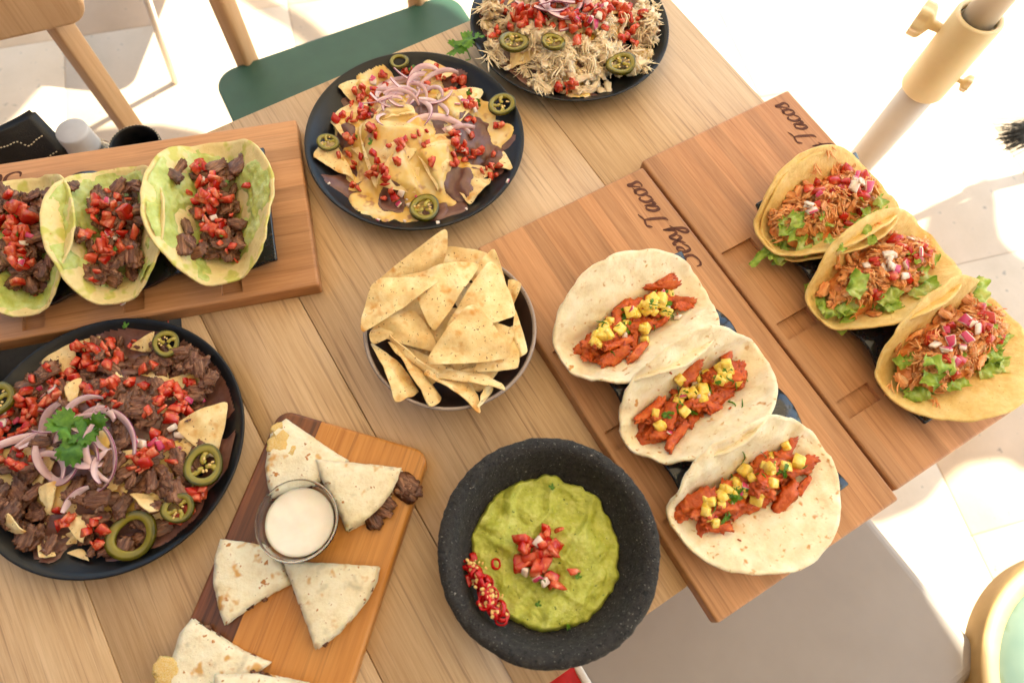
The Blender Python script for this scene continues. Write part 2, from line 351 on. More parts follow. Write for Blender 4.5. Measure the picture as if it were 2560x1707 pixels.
# ---------------------------------------------------------------- table
tb = thing('dining_table', 'oak laminate plank dining table carrying all the dishes', 'table', (0, 0, 0), TA)
# local x along E1, local y = -E2 ; table spans e1 -1.0 .. .666, e2 -.689 .. .075
seams = [-1.0, -.72, -.41, -.104, .001, .398, .666]
seams = [-1.02, -.62, -.31, -.104, .0013, .40, .666]
for a, b in zip(seams[:-1], seams[1:]):
    o = ob('plank', box('plank', b-a-.0008, .764, .024, m_table, .0008, 1, ((0, 0, -.012))), tb, ((a+b)/2, (.689-.075)/2, TZ))
ob('apron', box('apron', 1.55, .66, .05, m_tedge, .002, 1, (0, 0, -.025)), tb, (-.177, .307, TZ-.0245))
for x in (-.93, .575):
    for y in (.02, .6): ob('leg', box('leg', .05, .05, .675, m_chairw, .004, 2, (0, 0, .3375)), tb, (x, y, 0))

# ---------------------------------------------------------------- serving boards
BW, BL, BT = .2385, .476, .020
PK = [(-.092, .070), (-.092, -.0355), (-.092, -.142)]
def board_mesh():
    xs = sorted({-BW/2, BW/2, -.119+.008, -.066}); ys = sorted({-BL/2, BL/2} | {q for (_, y) in PK for q in (y-.0115, y+.0115)})
    bm = bmesh.new()
    def ispk(i, j):
        cx, cy = (xs[i]+xs[i+1])/2, (ys[j]+ys[j+1])/2
        return any(-.111 < cx < -.066 and abs(cy-y) < .0115 for _, y in PK)
    D = .006; vc = {}
    def v(x, y, z):
        k = (round(x, 5), round(y, 5), round(z, 5))
        if k not in vc: vc[k] = bm.verts.new((x, y, z))
        return vc[k]
    nx, ny = len(xs)-1, len(ys)-1
    for i in range(nx):
        for j in range(ny):
            z = BT-D if ispk(i, j) else BT
            x0, x1, y0, y1 = xs[i], xs[i+1], ys[j], ys[j+1]
            bm.faces.new((v(x0, y0, z), v(x1, y0, z), v(x1, y1, z), v(x0, y1, z)))
            bm.faces.new((v(x0, y1, 0), v(x1, y1, 0), v(x1, y0, 0), v(x0, y0, 0)))
            if ispk(i, j):
                for p, q in (((x0, y0), (x1, y0)), ((x1, y0), (x1, y1)), ((x1, y1), (x0, y1)), ((x0, y1), (x0, y0))):
                    bm.faces.new((v(*p, BT), v(*q, BT), v(*q, z), v(*p, z)))
    for i in range(nx):
        for y, s in ((ys[0], 1), (ys[-1], -1)):
            a, b = (xs[i], xs[i+1]) if s > 0 else (xs[i+1], xs[i]); bm.faces.new((v(a, y, 0), v(b, y, 0), v(b, y, BT), v(a, y, BT)))
    for j in range(ny):
        for x, s in ((xs[-1], 1), (xs[0], -1)):
            a, b = (ys[j], ys[j+1]) if s > 0 else (ys[j+1], ys[j]); bm.faces.new((v(x, a, 0), v(x, b, 0), v(x, b, BT), v(x, a, BT)))
    bmesh.ops.recalc_face_normals(bm, faces=bm.faces)
    bmesh.ops.dissolve_limit(bm, angle_limit=.01, verts=bm.verts, edges=bm.edges)
    ed = [e for e in bm.edges if len(e.link_faces) == 2 and e.calc_face_angle(0) > .5 and (max(abs(q.co.x) for q in e.verts) > BW/2-1e-4 or max(abs(q.co.y) for q in e.verts) > BL/2-1e-4) and not (abs(e.verts[0].co.z-BT) > 1e-4 and abs(e.verts[1].co.z-BT) > 1e-4)]
    bmesh.ops.bevel(bm, geom=ed, offset=.0032, segments=3, affect='EDGES', profile=.5)
    return bm_mesh(bm, 'board', m_bamboo, False)
bd_me = board_mesh()
LET = {'S': (1.2, [[(1.05, 1.5), (.86, 1.92), (.42, 1.94), (.2, 1.5), (.5, 1.1), (.86, .74), (.8, .2), (.34, -.02), (-.06, .12), (-.14, .52)]]),
       'e': (.72, [[(.02, .42), (.4, .55), (.52, .88), (.28, 1.0), (.04, .6), (.12, .1), (.42, .02), (.74, .32)]]),
       'x': (.85, [[(0, .82), (.16, 1.0), (.36, .5), (.58, .02), (.85, .22)], [(.78, .98), (.42, .55), (.02, .02)]]),
       'y': (.9, [[(0, .95), (.04, .45), (.22, .1), (.48, .3), (.66, .98)], [(.66, .98), (.6, .2), (.44, -.65), (.14, -.9), (.04, -.55), (.4, -.12), (.9, .25)]]),
       'T': (1.15, [[(-.15, 1.6), (.1, 1.95), (.65, 1.82), (1.2, 2.0)], [(.62, 1.85), (.52, 1.0), (.36, .2), (.1, .02)]]),
       'a': (.88, [[(.6, .82), (.32, 1.0), (.04, .6), (.1, .06), (.36, .12), (.6, .85)], [(.64, 1.0), (.58, .3), (.68, .02), (.9, .28)]]),
       'c': (.68, [[(.58, .8), (.36, 1.0), (.04, .6), (.12, .06), (.4, .02), (.7, .3)]]),
       'o': (.82, [[(.36, 1), (.06, .7), (.1, .14), (.36, 0), (.6, .36), (.54, .84), (.32, .98), (.5, .82), (.84, .88)]]),
       's': (.6, [[(-.05, .2), (.3, 1.1), (.38, .62), (.46, .18), (.2, -.02), (-.1, .12)]]), ' ': (.35, [])}
def lettering():
    parts = []; x = 0
    for ch in 'Sexy Tacos':
        adv, st = LET[ch]
        for s in st:
            P = [np.array([x+p[0]+.22*p[1], p[1]*.86]) for p in s]; P = cat_smooth(P, 9); V, F = [], []
            for i, p in enumerate(P):
                t = P[min(i+1, len(P)-1)]-P[max(i-1, 0)]; t = t/max(np.hypot(*t), 1e-6); n = np.array([-t[1], t[0]])
                u = i/(len(P)-1); wd = (.055+.075*abs(t[1]))*min(1, .35+4*u, .35+4*(1-u))
                for s2 in (-1, 1): V.append((*(p+n*wd*s2), .0))
            for i in range(len(P)-1): F.append((2*i, 2*i+1, 2*i+3, 2*i+2))
            parts.append((V, F))
        x += adv
    V, F = merge(parts); sc = .134/x
    return mk('lettering', [(-v[1]*sc, v[0]*sc, 0) for v in V], F, m_burn, False)
lt_me = lettering()
def serving_board(label, c, ang, lift=0.):
    t = thing('serving_board', label, 'board', (c[0], c[1], TZ+lift), ang, 'taco serving boards')
    ob('board', bd_me, t); ob('burnt_lettering', lt_me, t, (.102, .090, BT+.0004))
    return t
AB = R(36.0); AC = R(108.4)
CB = np.array([.1836, .2895]); CA = np.array([.3745, .4385]); CC = np.array([-.4885, .3800])
serving_board('bamboo board with three pineapple topped tacos, beside the stone bowl', CB, AB)
serving_board('bamboo board with three shredded chicken tacos, overhanging the table by the pole', CA, AB)
serving_board('bamboo board with three beef and avocado tacos, beside the chairs', CC, AC, .0012)
# ---------------------------------------------------------------- taco holders
TY = [.058, -.043, -.149]
def holder_mesh():
    n = 140; y0, y1 = .106, -.198; V, F = [], []
    us = np.linspace(-.079, .079, 13)
    tro = TY
    for i in range(n+1):
        y = y0+(y1-y0)*i/n
        d = min(abs(y-t) for t in tro); q = min(d/.0505, 1.15); am = .027 if y > tro[0] else (.012 if y < tro[2] else .019)
        z = .0065+am*(.5-.5*math.cos(math.pi*min(q, 1)))
        for u in us:
            e = abs(u)/.079; V.append((u, y, BT+z-.003*e**8))
    m = len(us)
    for i in range(n):
        for j in range(m-1): F.append((i*m+j, (i+1)*m+j, (i+1)*m+j+1, i*m+j+1))
    return mk('wave', V, F, m_holder)
hd_me = holder_mesh()
def holder(label, c, ang, du=0., lift=0.):
    t = thing('taco_holder', label, 'taco holder', (c[0]+du*math.cos(ang), c[1]+du*math.sin(ang), TZ+lift), ang, 'wavy taco holders')
    o = ob('wave_rack', hd_me, t); solid(o, .006, -1)
    bv = o.modifiers.new('round', 'BEVEL'); bv.width = .002; bv.segments = 2; bv.limit_method = 'ANGLE'
    return t
holder('black glazed wavy rack under the pineapple topped tacos', CB, AB, -.004)
holder('black glazed wavy rack under the shredded chicken tacos', CA, AB, .026)
holder('black glazed wavy rack under the beef and avocado tacos', CC, AC, -.008, .0012)

# ---------------------------------------------------------------- small pieces
rng = random.Random(7)
def U(a, b): return rng.uniform(a, b)
def RR(): return (U(0, 6.28), U(0, 6.28), U(0, 6.28))
def dice_mesh(name, m, seed, asp=(1, 1, 1), jit=.16, bev=.12, k=False):
    r = random.Random(seed); bm = bmesh.new(); bmesh.ops.create_cube(bm, size=1)
    for v in bm.verts: v.co = Vector([c*a*(1+r.uniform(-jit, jit)) + r.uniform(-jit, jit)*.3 for c, a in zip(v.co, asp)])
    bmesh.ops.bevel(bm, geom=bm.edges[:], offset=bev, segments=1, affect='EDGES')
    me = bm_mesh(bm, name, m)
    if k:
        at = me.attributes.new('k', 'FLOAT', 'POINT'); at.data.foreach_set('value', [.9 if v.co.z > .3*asp[2] else 0. for v in me.vertices])
    return me
def lump_mesh(name, m, seed, asp, nu=12, nv=9, amp=.22, fs=1.5, fib=0., bend=0.):
    """irregular meat lump, long axis X"""
    V, F = [], []; sd = seed*7.13
    for i in range(nu):
        a = math.pi*(i+.5)/nu
        for j in range(nv):
            b = 2*math.pi*j/nv
            p = Vector((-math.cos(a), math.sin(a)*math.cos(b), math.sin(a)*math.sin(b)))
            sq = Vector([math.copysign(abs(c)**.75, c) for c in p])
            d = 1+amp*1.6*n3(p.x*fs+sd, p.y*fs+3, p.z*fs)+amp*.9*n3(p.x*fs*2.6+sd, p.y*fs*2.6, p.z*fs*2.6)
            if fib: d += fib*n3(p.x*.7+sd, p.y*5, p.z*5)
            q = Vector((sq.x*asp[0]*(1+.4*(d-1)), sq.y*asp[1]*d, sq.z*asp[2]*d))
            q.z += bend*(q.x/asp[0])**2*asp[0]; q.y += bend*.7*math.sin(q.x/asp[0]*2)*asp[0]*n3(sd, 1, 1)*2
            V.append(tuple(q*.5))
    for i in range(nu-1):
        for j in range(nv): F.append((i*nv+j, i*nv+(j+1) % nv, (i+1)*nv+(j+1) % nv, (i+1)*nv+j))
    F.append(tuple(range(nv))[::-1]); F.append(tuple((nu-1)*nv+j for j in range(nv)))
    return mk(name, V, F, m)
TOM = [dice_mesh('tomato_dice', m_tom, i, (1, .55+.14*(i % 4), .34+.14*((i*3) % 4)), .42, .09, k=True) for i in range(14)]
PIN = [dice_mesh('pineapple_cube', m_pine, 20+i, (1, .8+.1*(i % 3), .75+.1*(i % 2)), .14, .09) for i in range(5)]
ONI = [dice_mesh('onion_dice', m_onionw, 40+i, (1, .65+.1*(i % 3), .3+.08*(i % 3)), .32, .08, k=(i % 2 == 0)) for i in range(8)]
BEEF = [lump_mesh('beef_piece', m_beef, 60+i, (1, .42+.08*(i % 4), .21+.05*(i % 3)), 18, 16, .36, 1.7, .6, .08*(i % 3)) for i in range(9)]
CHK = [lump_mesh('chicken_shred', m_chicku, 160+i, (1, .30+.06*(i % 4), .18+.04*(i % 3)), 16, 12, .36, 1.8, .8, .10*(i % 3)) for i in range(8)]
CHP = [lump_mesh('chicken_shred', m_chickp, 180+i, (1, .26+.06*(i % 4), .16+.04*(i % 3)), 16, 12, .36, 1.8, .8, .12*(i % 3)) for i in range(8)]
PAS = [lump_mesh('pork_strip', m_pastor, 80+i, (1, .26+.07*(i % 3), .20), 20, 14, .40, 2.4, .35, .14*(i % 4-1)) for i in range(8)]
def leaf_mesh(name, m, seed, lobes=3):
    r = random.Random(seed); poly = []; n = 66
    for i in range(n):
        a = -2.6+5.2*i/(n-1)
        lb = abs(math.cos(a*lobes/2.6*1.02))**.55
        rr = .28+.72*lb*(1-.16*abs(a)/2.6); rr *= 1+.11*math.sin(a*17+seed)+.05*r.uniform(-1, 1)
        poly.append((rr*math.cos(a)*.62, rr*math.sin(a)*.62))
    poly.append((-.08, 0.))
    V2, F = tri_sheet(poly, .13)
    V = [(x, y, .16*n3(x*2.2+seed, y*2.2, seed)+.10*(x*x+y*y)*math.sin(seed*2.)+.05*abs(y)) for x, y in V2]
    return mk(name, V, F, m)
LEAF = [leaf_mesh('cilantro_leaf', m_cil, i) for i in range(4)]
def shred_mesh(name, seed):
    P = []; r = random.Random(seed); x = -.5
    while x < .5: P.append((x, .22*math.sin(x*5+seed)+r.uniform(-.05, .05), .12*math.cos(x*4+seed*2))); x += .14
    V, F = tube(P, .05, 5, True, lambda t: .4+.9*math.sin(math.pi*min(max(t, .06), .94)), .5); return mk(name, V, F, m_cil)
HERB = [shred_mesh('cilantro_stem', i) for i in range(3)]
def jala_mesh(seed):
    r = random.Random(seed); V, F, K = [], [], []; n = 40
    prof = [(1., .0), (1.0, .10), (.97, .135), (.80, .135), (.66, .11), (.62, .06), (.62, -.08), (.76, -.13), (.97, -.13), (1., -.1)]; m = len(prof)
    for i in range(n):
        a = 6.2832*i/n; e = 1+.05*math.sin(2*a+seed)+.03*math.sin(3*a+seed*2)
        for (q, z) in prof:
            V.append((q*e*math.cos(a), q*e*.93*math.sin(a), z+.05*math.sin(2*a+seed))); K.append(0 if q > .9 else 1)
    for i in range(n):
        for j in range(m): F.append((i*m+j, ((i+1) % n)*m+j, ((i+1) % n)*m+(j+1) % m, i*m+(j+1) % m))
    return mk('jalapeno_ring', V, F, m_jala, True, K)
JAL = [jala_mesh(i) for i in range(3)]
def jala_core(seed):
    r = random.Random(seed); parts = []
    for a in (r.uniform(0, 1), r.uniform(2, 2.6), r.uniform(4, 4.7)):
        P = [(q*math.cos(a+.25*math.sin(q*5)), q*math.sin(a+.25*math.sin(q*5)), .02*r.uniform(-1, 1)) for q in np.linspace(.1, .74, 6)]
        parts.append(tube(P, .13, 6, True, lambda t: .7+.6*abs(math.sin(t*7)), .7))
    V, F = merge(parts); V = [(x+.06*n3(x*5, y*5, seed), y+.06*n3(y*5, x*5, seed), z+.06*n3(x*6, y*6, z*6)) for x, y, z in V]
    return mk('jalapeno_membrane', V, F, m_jalai)
JCO = [jala_core(i) for i in range(3)]
SEED = lump_mesh('seed', m_seed, 3, (1, .75, .35), 6, 6, .05)
def onion_arc(seed, rad, ang, wd=.0048, th=.0012):
    r = random.Random(seed); V, F, K = [], [], []; n = 16
    tw = r.uniform(-.5, .5); ph = r.uniform(0, 6)
    for i in range(n+1):
        t = i/n; a = (t-.5)*ang; ww = wd*(.45+.75*math.sin(math.pi*min(max(t, .04), .96))**.6)
        rr = rad*(1+.18*math.cos(a*1.3)); til = .5+tw*(t-.5)*2
        cx, cy = rr*math.sin(a), rr*math.cos(a)-rad; cz = .004*math.sin(3*t+ph)
        for (du, dv, k) in ((-.5, -.5, 0), (.42, -.5, .5), (.5, 0, 1), (.42, .5, .5), (-.5, .5, 0)):
            rd = du*ww*math.cos(til)-dv*th*math.sin(til); zz = du*ww*math.sin(til)+dv*th*math.cos(til)
            V.append((cx+rd*math.sin(a), cy+rd*math.cos(a), cz+zz)); K.append(k)
    for i in range(n):
        for j in range(5): F.append((i*5+j, (i+1)*5+j, (i+1)*5+(j+1) % 5, i*5+(j+1) % 5))
    return mk('onion_sliver', V, F, m_onion, True, K)
ONA = [onion_arc(i, .020+.006*(i % 4), .85+.28*(i % 5)) for i in range(10)]

class Pile:
    def __init__(s, x0, y0, x1, y1, res, f):
        s.x0, s.y0, s.res = x0, y0, res; s.nx = int((x1-x0)/res)+1; s.ny = int((y1-y0)/res)+1
        s.X, s.Y = np.meshgrid(x0+np.arange(s.nx)*res, y0+np.arange(s.ny)*res, indexing='ij'); s.H = f(s.X, s.Y)
    def ij(s, x, y): return min(max(int(round((x-s.x0)/s.res)), 0), s.nx-1), min(max(int(round((y-s.y0)/s.res)), 0), s.ny-1)
    def h(s, x, y): return float(s.H[s.ij(x, y)])
    def win(s, x, y, r):
        i, j = s.ij(x, y); k = max(1, int(r/s.res)+1)
        return slice(max(i-k, 0), i+k+1), slice(max(j-k, 0), j+k+1)
    def drop(s, x, y, r, th, sink=.35):
        """seat a piece of radius r and thickness th; returns its centre height"""
        w = s.win(x, y, r); d2 = ((s.X[w]-x)**2+(s.Y[w]-y)**2)/r**2; ins = d2 <= 1
        if not ins.any(): return s.h(x, y)+th/2
        z0 = (1-sink)*float(s.H[w][ins].max())+sink*float(s.H[w][ins].mean())
        s.H[w] = np.where(ins, np.maximum(s.H[w], z0+th*.9*np.sqrt(np.clip(1-d2*.8, 0, 1))), s.H[w])
        return z0+th/2
    def grad(s, x, y, r=.006):
        return ((s.h(x+r, y)-s.h(x-r, y))/(2*r), (s.h(x, y+r)-s.h(x, y-r))/(2*r))
    def smooth(s, n=2):
        H = s.H
        for _ in range(n):
            P = np.pad(H, 1, mode='edge'); H = (P[:-2, 1:-1]+P[2:, 1:-1]+P[1:-1, :-2]+P[1:-1, 2:]+2*H)/6
        return H
def tilt(p, x, y, yaw, j=.25):
    gx, gy = p.grad(x, y); n = Vector((-max(-1, min(1, gx)), -max(-1, min(1, gy)), 1)).normalized()
    q = Vector((0, 0, 1)).rotation_difference(n) @ Euler((U(-j, j), U(-j, j), yaw)).to_quaternion()
    return q.to_euler()
def put(name, me, parent, pile, x, y, size, th, r=None, flat=False, yaw=None, sink=.35, base=0., label=None):
    z = pile.drop(x, y, (r or size*.42), th, sink)
    rot = tilt(pile, x, y, U(0, 6.28) if yaw is None else yaw) if flat else RR()
    return ob(name, me, parent, (x, y, z+base), rot, size, label=label)

def strands(name, mat_, parent, pile, spots, n, ln=(.012, .03), rad=.0009, base=0., lift=.004, seed=1, cap=.006, clump=9):
    """many meat shreds joined in one part; spots: list of (x,y,sx,sy)"""
    r = random.Random(seed); parts = []; K = []; H0 = pile.H.copy()+cap
    for _ in range(n):
        if _ % clump == 0:
            cx, cy, sx, sy = r.choice(spots); X0 = cx+r.gauss(0, 1)*sx*.5; Y0 = cy+r.gauss(0, 1)*sy*.5; A0 = r.uniform(0, 6.28); L0 = r.uniform(*ln); CV0 = r.uniform(-1.2, 1.2)
        oo = r.gauss(0, 1)*rad*clump*.55; ol = r.gauss(0, 1)*L0*.12; x = X0-math.sin(A0)*oo+math.cos(A0)*ol; y = Y0+math.cos(A0)*oo+math.sin(A0)*ol
        a = A0+r.gauss(0, .22); l = L0*r.uniform(.6, 1.15); m = 6; P = []; rr = rad*r.uniform(.6, 1.7); cv = CV0+r.gauss(0, .5); z0 = r.uniform(-.001, lift); px, py = x, y
        arch = r.uniform(0, .09)*l
        for i in range(m+1):
            t = i/m; z = max(pile.h(px, py), pile.h(x, y)-.004)+z0+rr+arch*math.sin(math.pi*t)
            P.append((px, py, z+base)); a += cv/m*r.uniform(.4, 1.6); px += math.cos(a)*l/m; py += math.sin(a)*l/m
        # even out heights
        zs = [p[2] for p in P]; zs = [(zs[max(i-1, 0)]+zs[i]*2+zs[min(i+1, m)])/4 for i in range(m+1)]
        P = [(p[0], p[1], z) for p, z in zip(P, zs)]
        parts.append(tube(P, rr, 5, True, lambda t: .45+.75*math.sin(math.pi*min(max(t, .05), .95)), .6))
        K += [r.random()]*(len(parts[-1][0]))
        mx, my, _ = P[m//2]; w = pile.win(mx, my, .003); pile.H[w] = np.minimum(np.maximum(pile.H[w], P[m//2][2]-base-.0008), H0[w])
    V, F = merge(parts)
    return ob(name, mk(name, V, F, mat_, True, K), parent, kind='stuff')

# ---------------------------------------------------------------- tacos
class Tort:
    def __init__(s, Rr, r0, a1, a2, seed, flare=.2, wob=.004, skew=0., out=.05):
        s.R, s.r0, s.a1, s.a2, s.sd, s.fl, s.wob, s.skew, s.out = Rr, r0, a1, a2, seed, flare, wob, skew, out
    def sec(s, q, x=0.):
        al = s.a1 if q >= 0 else s.a2; al = al*(1+s.skew*x/s.R); qa = abs(q); sg = 1 if q >= 0 else -1; arc = s.r0*al
        if qa <= arc: ph = qa/s.r0; return sg*s.r0*math.sin(ph), s.r0*(1-math.cos(ph))
        y, z = s.r0*math.sin(al), s.r0*(1-math.cos(al)); l = qa-arc; n = 6; a = al
        for i in range(n):
            a = al*(1-s.fl*((i+.5)/n*l/s.R)); y += math.cos(a)*l/n; z += math.sin(a)*l/n
        return sg*y, z
    def pt(s, th, t, off=0.):
        rr = s.R*(1+s.out*n3(math.cos(th)*1.3+s.sd, math.sin(th)*1.3, s.sd)+.012*n3(math.cos(th)*6, math.sin(th)*6, s.sd))*t
        x, q = rr*math.cos(th), rr*math.sin(th)
        y, z = s.sec(q, x); y2, z2 = s.sec(q+.0005, x); n = Vector((0, -(z2-z), y2-y)).normalized()
        e = t*t; wv = s.wob*(n3(x*28+s.sd, q*28, s.sd)*e+.6*n3(x*70, q*70+s.sd, 2)*e)+.0008*n3(x*160, q*160, s.sd)
        p = Vector((x, y, z+.006*(x/s.R)**2+.014*(x/s.R)**4*math.exp(-(q/.03)**2)))+n*(wv+off); return p
    def mesh(s, name, m, nr=22, na=84):
        V, F, K = [s.pt(0, 0)], [], [1.]
        for i in range(1, nr+1):
            for j in range(na):
                a, t = 6.28319*j/na, (i/nr)**.85; V.append(s.pt(a, t)); x, q = s.R*t*math.cos(a), s.R*t*math.sin(a)
                K.append(math.exp(-(q/.034)**2-(x/.07)**4)*(.75+.7*n3(x*45+s.sd, q*45, 1)+.5*n3(x*110, q*110, s.sd)))
        for j in range(na): F.append((0, 1+j, 1+(j+1) % na))
        for i in range(nr-1):
            for j in range(na): F.append((1+i*na+j, 1+(i+1)*na+j, 1+(i+1)*na+(j+1) % na, 1+i*na+(j+1) % na))
        return mk(name, [tuple(v) for v in V], F, m, True, K)
    def smear(s, name, m, seed, thr=.0, nr=44, na=150, th=.0022):
        V, MK = [], []
        for i in range(nr+1):
            for j in range(na):
                t = .05+.90*i/nr; a = 6.28319*j/na; x, y = t*math.cos(a), t*math.sin(a)
                mk_ = n3(x*1.9+seed, y*1.9, seed)*1.4+.5*n3(x*5+seed, y*5, 1)+.25*n3(x*12, y*12, seed)-thr-.5*max(0, t-.72)*4
                MK.append(mk_); V.append(tuple(s.pt(a, t, th*min(1, max(-.3, mk_*4))*(1+.7*n3(x*14, y*14, 4)+.5*n3(x*34, y*34, 4)) - .0002)))
        F = []
        for i in range(nr):
            for j in range(na):
                q = (i*na+j, (i+1)*na+j, (i+1)*na+(j+1) % na, i*na+(j+1) % na)
                if max(MK[c] for c in q) > -.06: F.append(q)
        used = sorted({c for f in F for c in f}); ix = {c: i for i, c in enumerate(used)}
        return mk(name, [V[c] for c in used], [tuple(ix[c] for c in f) for f in F], m)
    def pile(s):
        qs = np.linspace(-s.R, s.R, 161); yz = np.array([s.sec(q) for q in qs]); o = np.argsort(yz[:, 0]); yy, zz = yz[o, 0], yz[o, 1]
        return Pile(-.1, -.09, .1, .09, .0015, lambda X, Y: np.interp(Y, yy, zz)+.001)
def taco(label, c, ang, u, ty, lift, T, m, th=.0022, double=False):
    co, si = math.cos(ang), math.sin(ang)
    t = thing('taco', label, 'taco', (c[0]+u*co-ty*si, c[1]+u*si+ty*co, TZ+BT+.0096+lift), ang)
    o = ob('tortilla', T.mesh('tortilla', m), t); solid(o, th, -1)
    if double:
        T2 = Tort(T.R*.98, T.r0+th, T.a1*1.0, T.a2*.93, T.sd+9, T.fl, T.wob, T.skew, T.out)
        o = ob('tortilla', T2.mesh('tortilla', m), t, (.004, -.003, -th*1.3), (0, 0, .06)); solid(o, th, -1)
    return t, T.pile()
def g(m, s): return rng.gauss(m, s)

# al pastor tacos on board B
specB = [('flour taco of red pork and pineapple at the lettering end of its board', TY[0], -.022, Tort(.0945, .022, .98, .84, 3, .3, .006, 0, .09), 0),
         ('flour taco of red pork and pineapple between two others, narrow and most folded', TY[1], -.018, Tort(.0905, .019, 1.22, .98, 5, .3, .006, .12, .08), .05),
         ('flour taco of red pork and pineapple lying widest open, at the overhanging board end', TY[2], -.017, Tort(.0905, .021, 1.16, .44, 8, .25, .007, 0, .08), -.04)]
for lb, ty, u, T, rz in specB:
    t, p = taco(lb, CB, AB+rz, u, ty, 0, T, m_flour, .0024)
    for i in range(46):
        x = U(-.064, .064); y = g(-.002, .0105)
        put('pork_strip', rng.choice(PAS), t, p, x, y, U(.024, .044), .007, r=.008, flat=True, yaw=g(.1, .6), sink=.6)
    for i in range(27):
        x = U(-.058, .06); y = g(.004, .0085)
        put('pineapple_cube', rng.choice(PIN), t, p, x, y, U(.008, .0125), .007, sink=.55, flat=True)
    for i in range(5): put('onion_dice', rng.choice(ONI), t, p, U(-.05, .05), g(0, .009), U(.006, .009), .003, flat=True)
    for i in range(14):
        x = U(-.05, .052); y = g(.002, .007); put('cilantro_leaf', rng.choice(LEAF), t, p, x, y, U(.008, .015), .0012, r=.003, flat=True, sink=.2)
    for i in range(7): put('cilantro_stem', rng.choice(HERB), t, p, U(-.05, .055), g(.002, .012), U(.012, .02), .001, r=.003, flat=True, sink=.2)
    for i in range(9): put('pork_crumb', rng.choice(PAS), t, p, U(-.058, .058), g(0, .02), U(.003, .006), .002, flat=True)

# shredded chicken tacos on board A
def lettuce(t, p, x, y, yaw, ln, wd, seed, lift=.002):
    r = random.Random(seed); V, F, K = [], [], []; n, m = 22, 7
    for i in range(n+1):
        s = i/n; bx = (s-.5)*ln
        for j in range(m+1):
            q = j/m-.5; wv = wd*(.7+.3*math.sin(s*3.1)); ed = abs(q)*2
            V.append((bx+.1*wd*n3(s*5+seed, q*4, 1), q*wv+.25*wd*n3(s*3+seed, 0, 2), wd*(.34*math.sin(s*ln*430+seed+q*4)*ed**1.5+.22*n3(s*6, q*3+seed, 3))+lift))
            K.append(ed*(.3+.7*r.random()) if q > 0 else .15)
    for i in range(n):
        for j in range(m): a = i*(m+1)+j; F.append((a, a+m+1, a+m+2, a+1))
    z = p.h(x, y)
    return ob('lettuce_shred', mk('lettuce_shred', V, F, m_lett, True, K), t, (x, y, z), (U(-.3, .3), U(-.25, .25), yaw))
def mound(t, p, m, rx, ry, seed):
    V, F = [], []; nr, na = 16, 60
    for i in range(nr+1):
        for j in range(na):
            a = 6.28319*j/na; q = (i/nr)*(1+.12*n3(math.cos(a)*2+seed, math.sin(a)*2, 1)); x, y = rx*q*math.cos(a), ry*q*math.sin(a)
            V.append((x, y, p.h(x, y)-.0012+.0014*n3(x*180, y*180, seed)-(.004 if i == nr else 0)))
    for i in range(nr):
        for j in range(na): F.append((i*na+j, (i+1)*na+j, (i+1)*na+(j+1) % na, i*na+(j+1) % na))
    ob('chicken_mound', mk('chicken_mound', V, F, m), t)
specA = [('yellow corn taco of orange shredded chicken at the lettering end of its board', TY[0]+.002, .012, Tort(.089, .029, 1.06, .98, 13, .3, .003, 0, .03), 0),
         ('yellow corn taco of orange shredded chicken squeezed between two others', TY[1]+.003, .010, Tort(.092, .029, 1.14, .98, 15, .3, .003, 0, .03), .03),
         ('yellow corn shredded chicken taco at the overhanging board end, lettuce sticking up', TY[2]+.002, .013, Tort(.094, .029, 1.12, .62, 18, .3, .004, 0, .04), .04)]
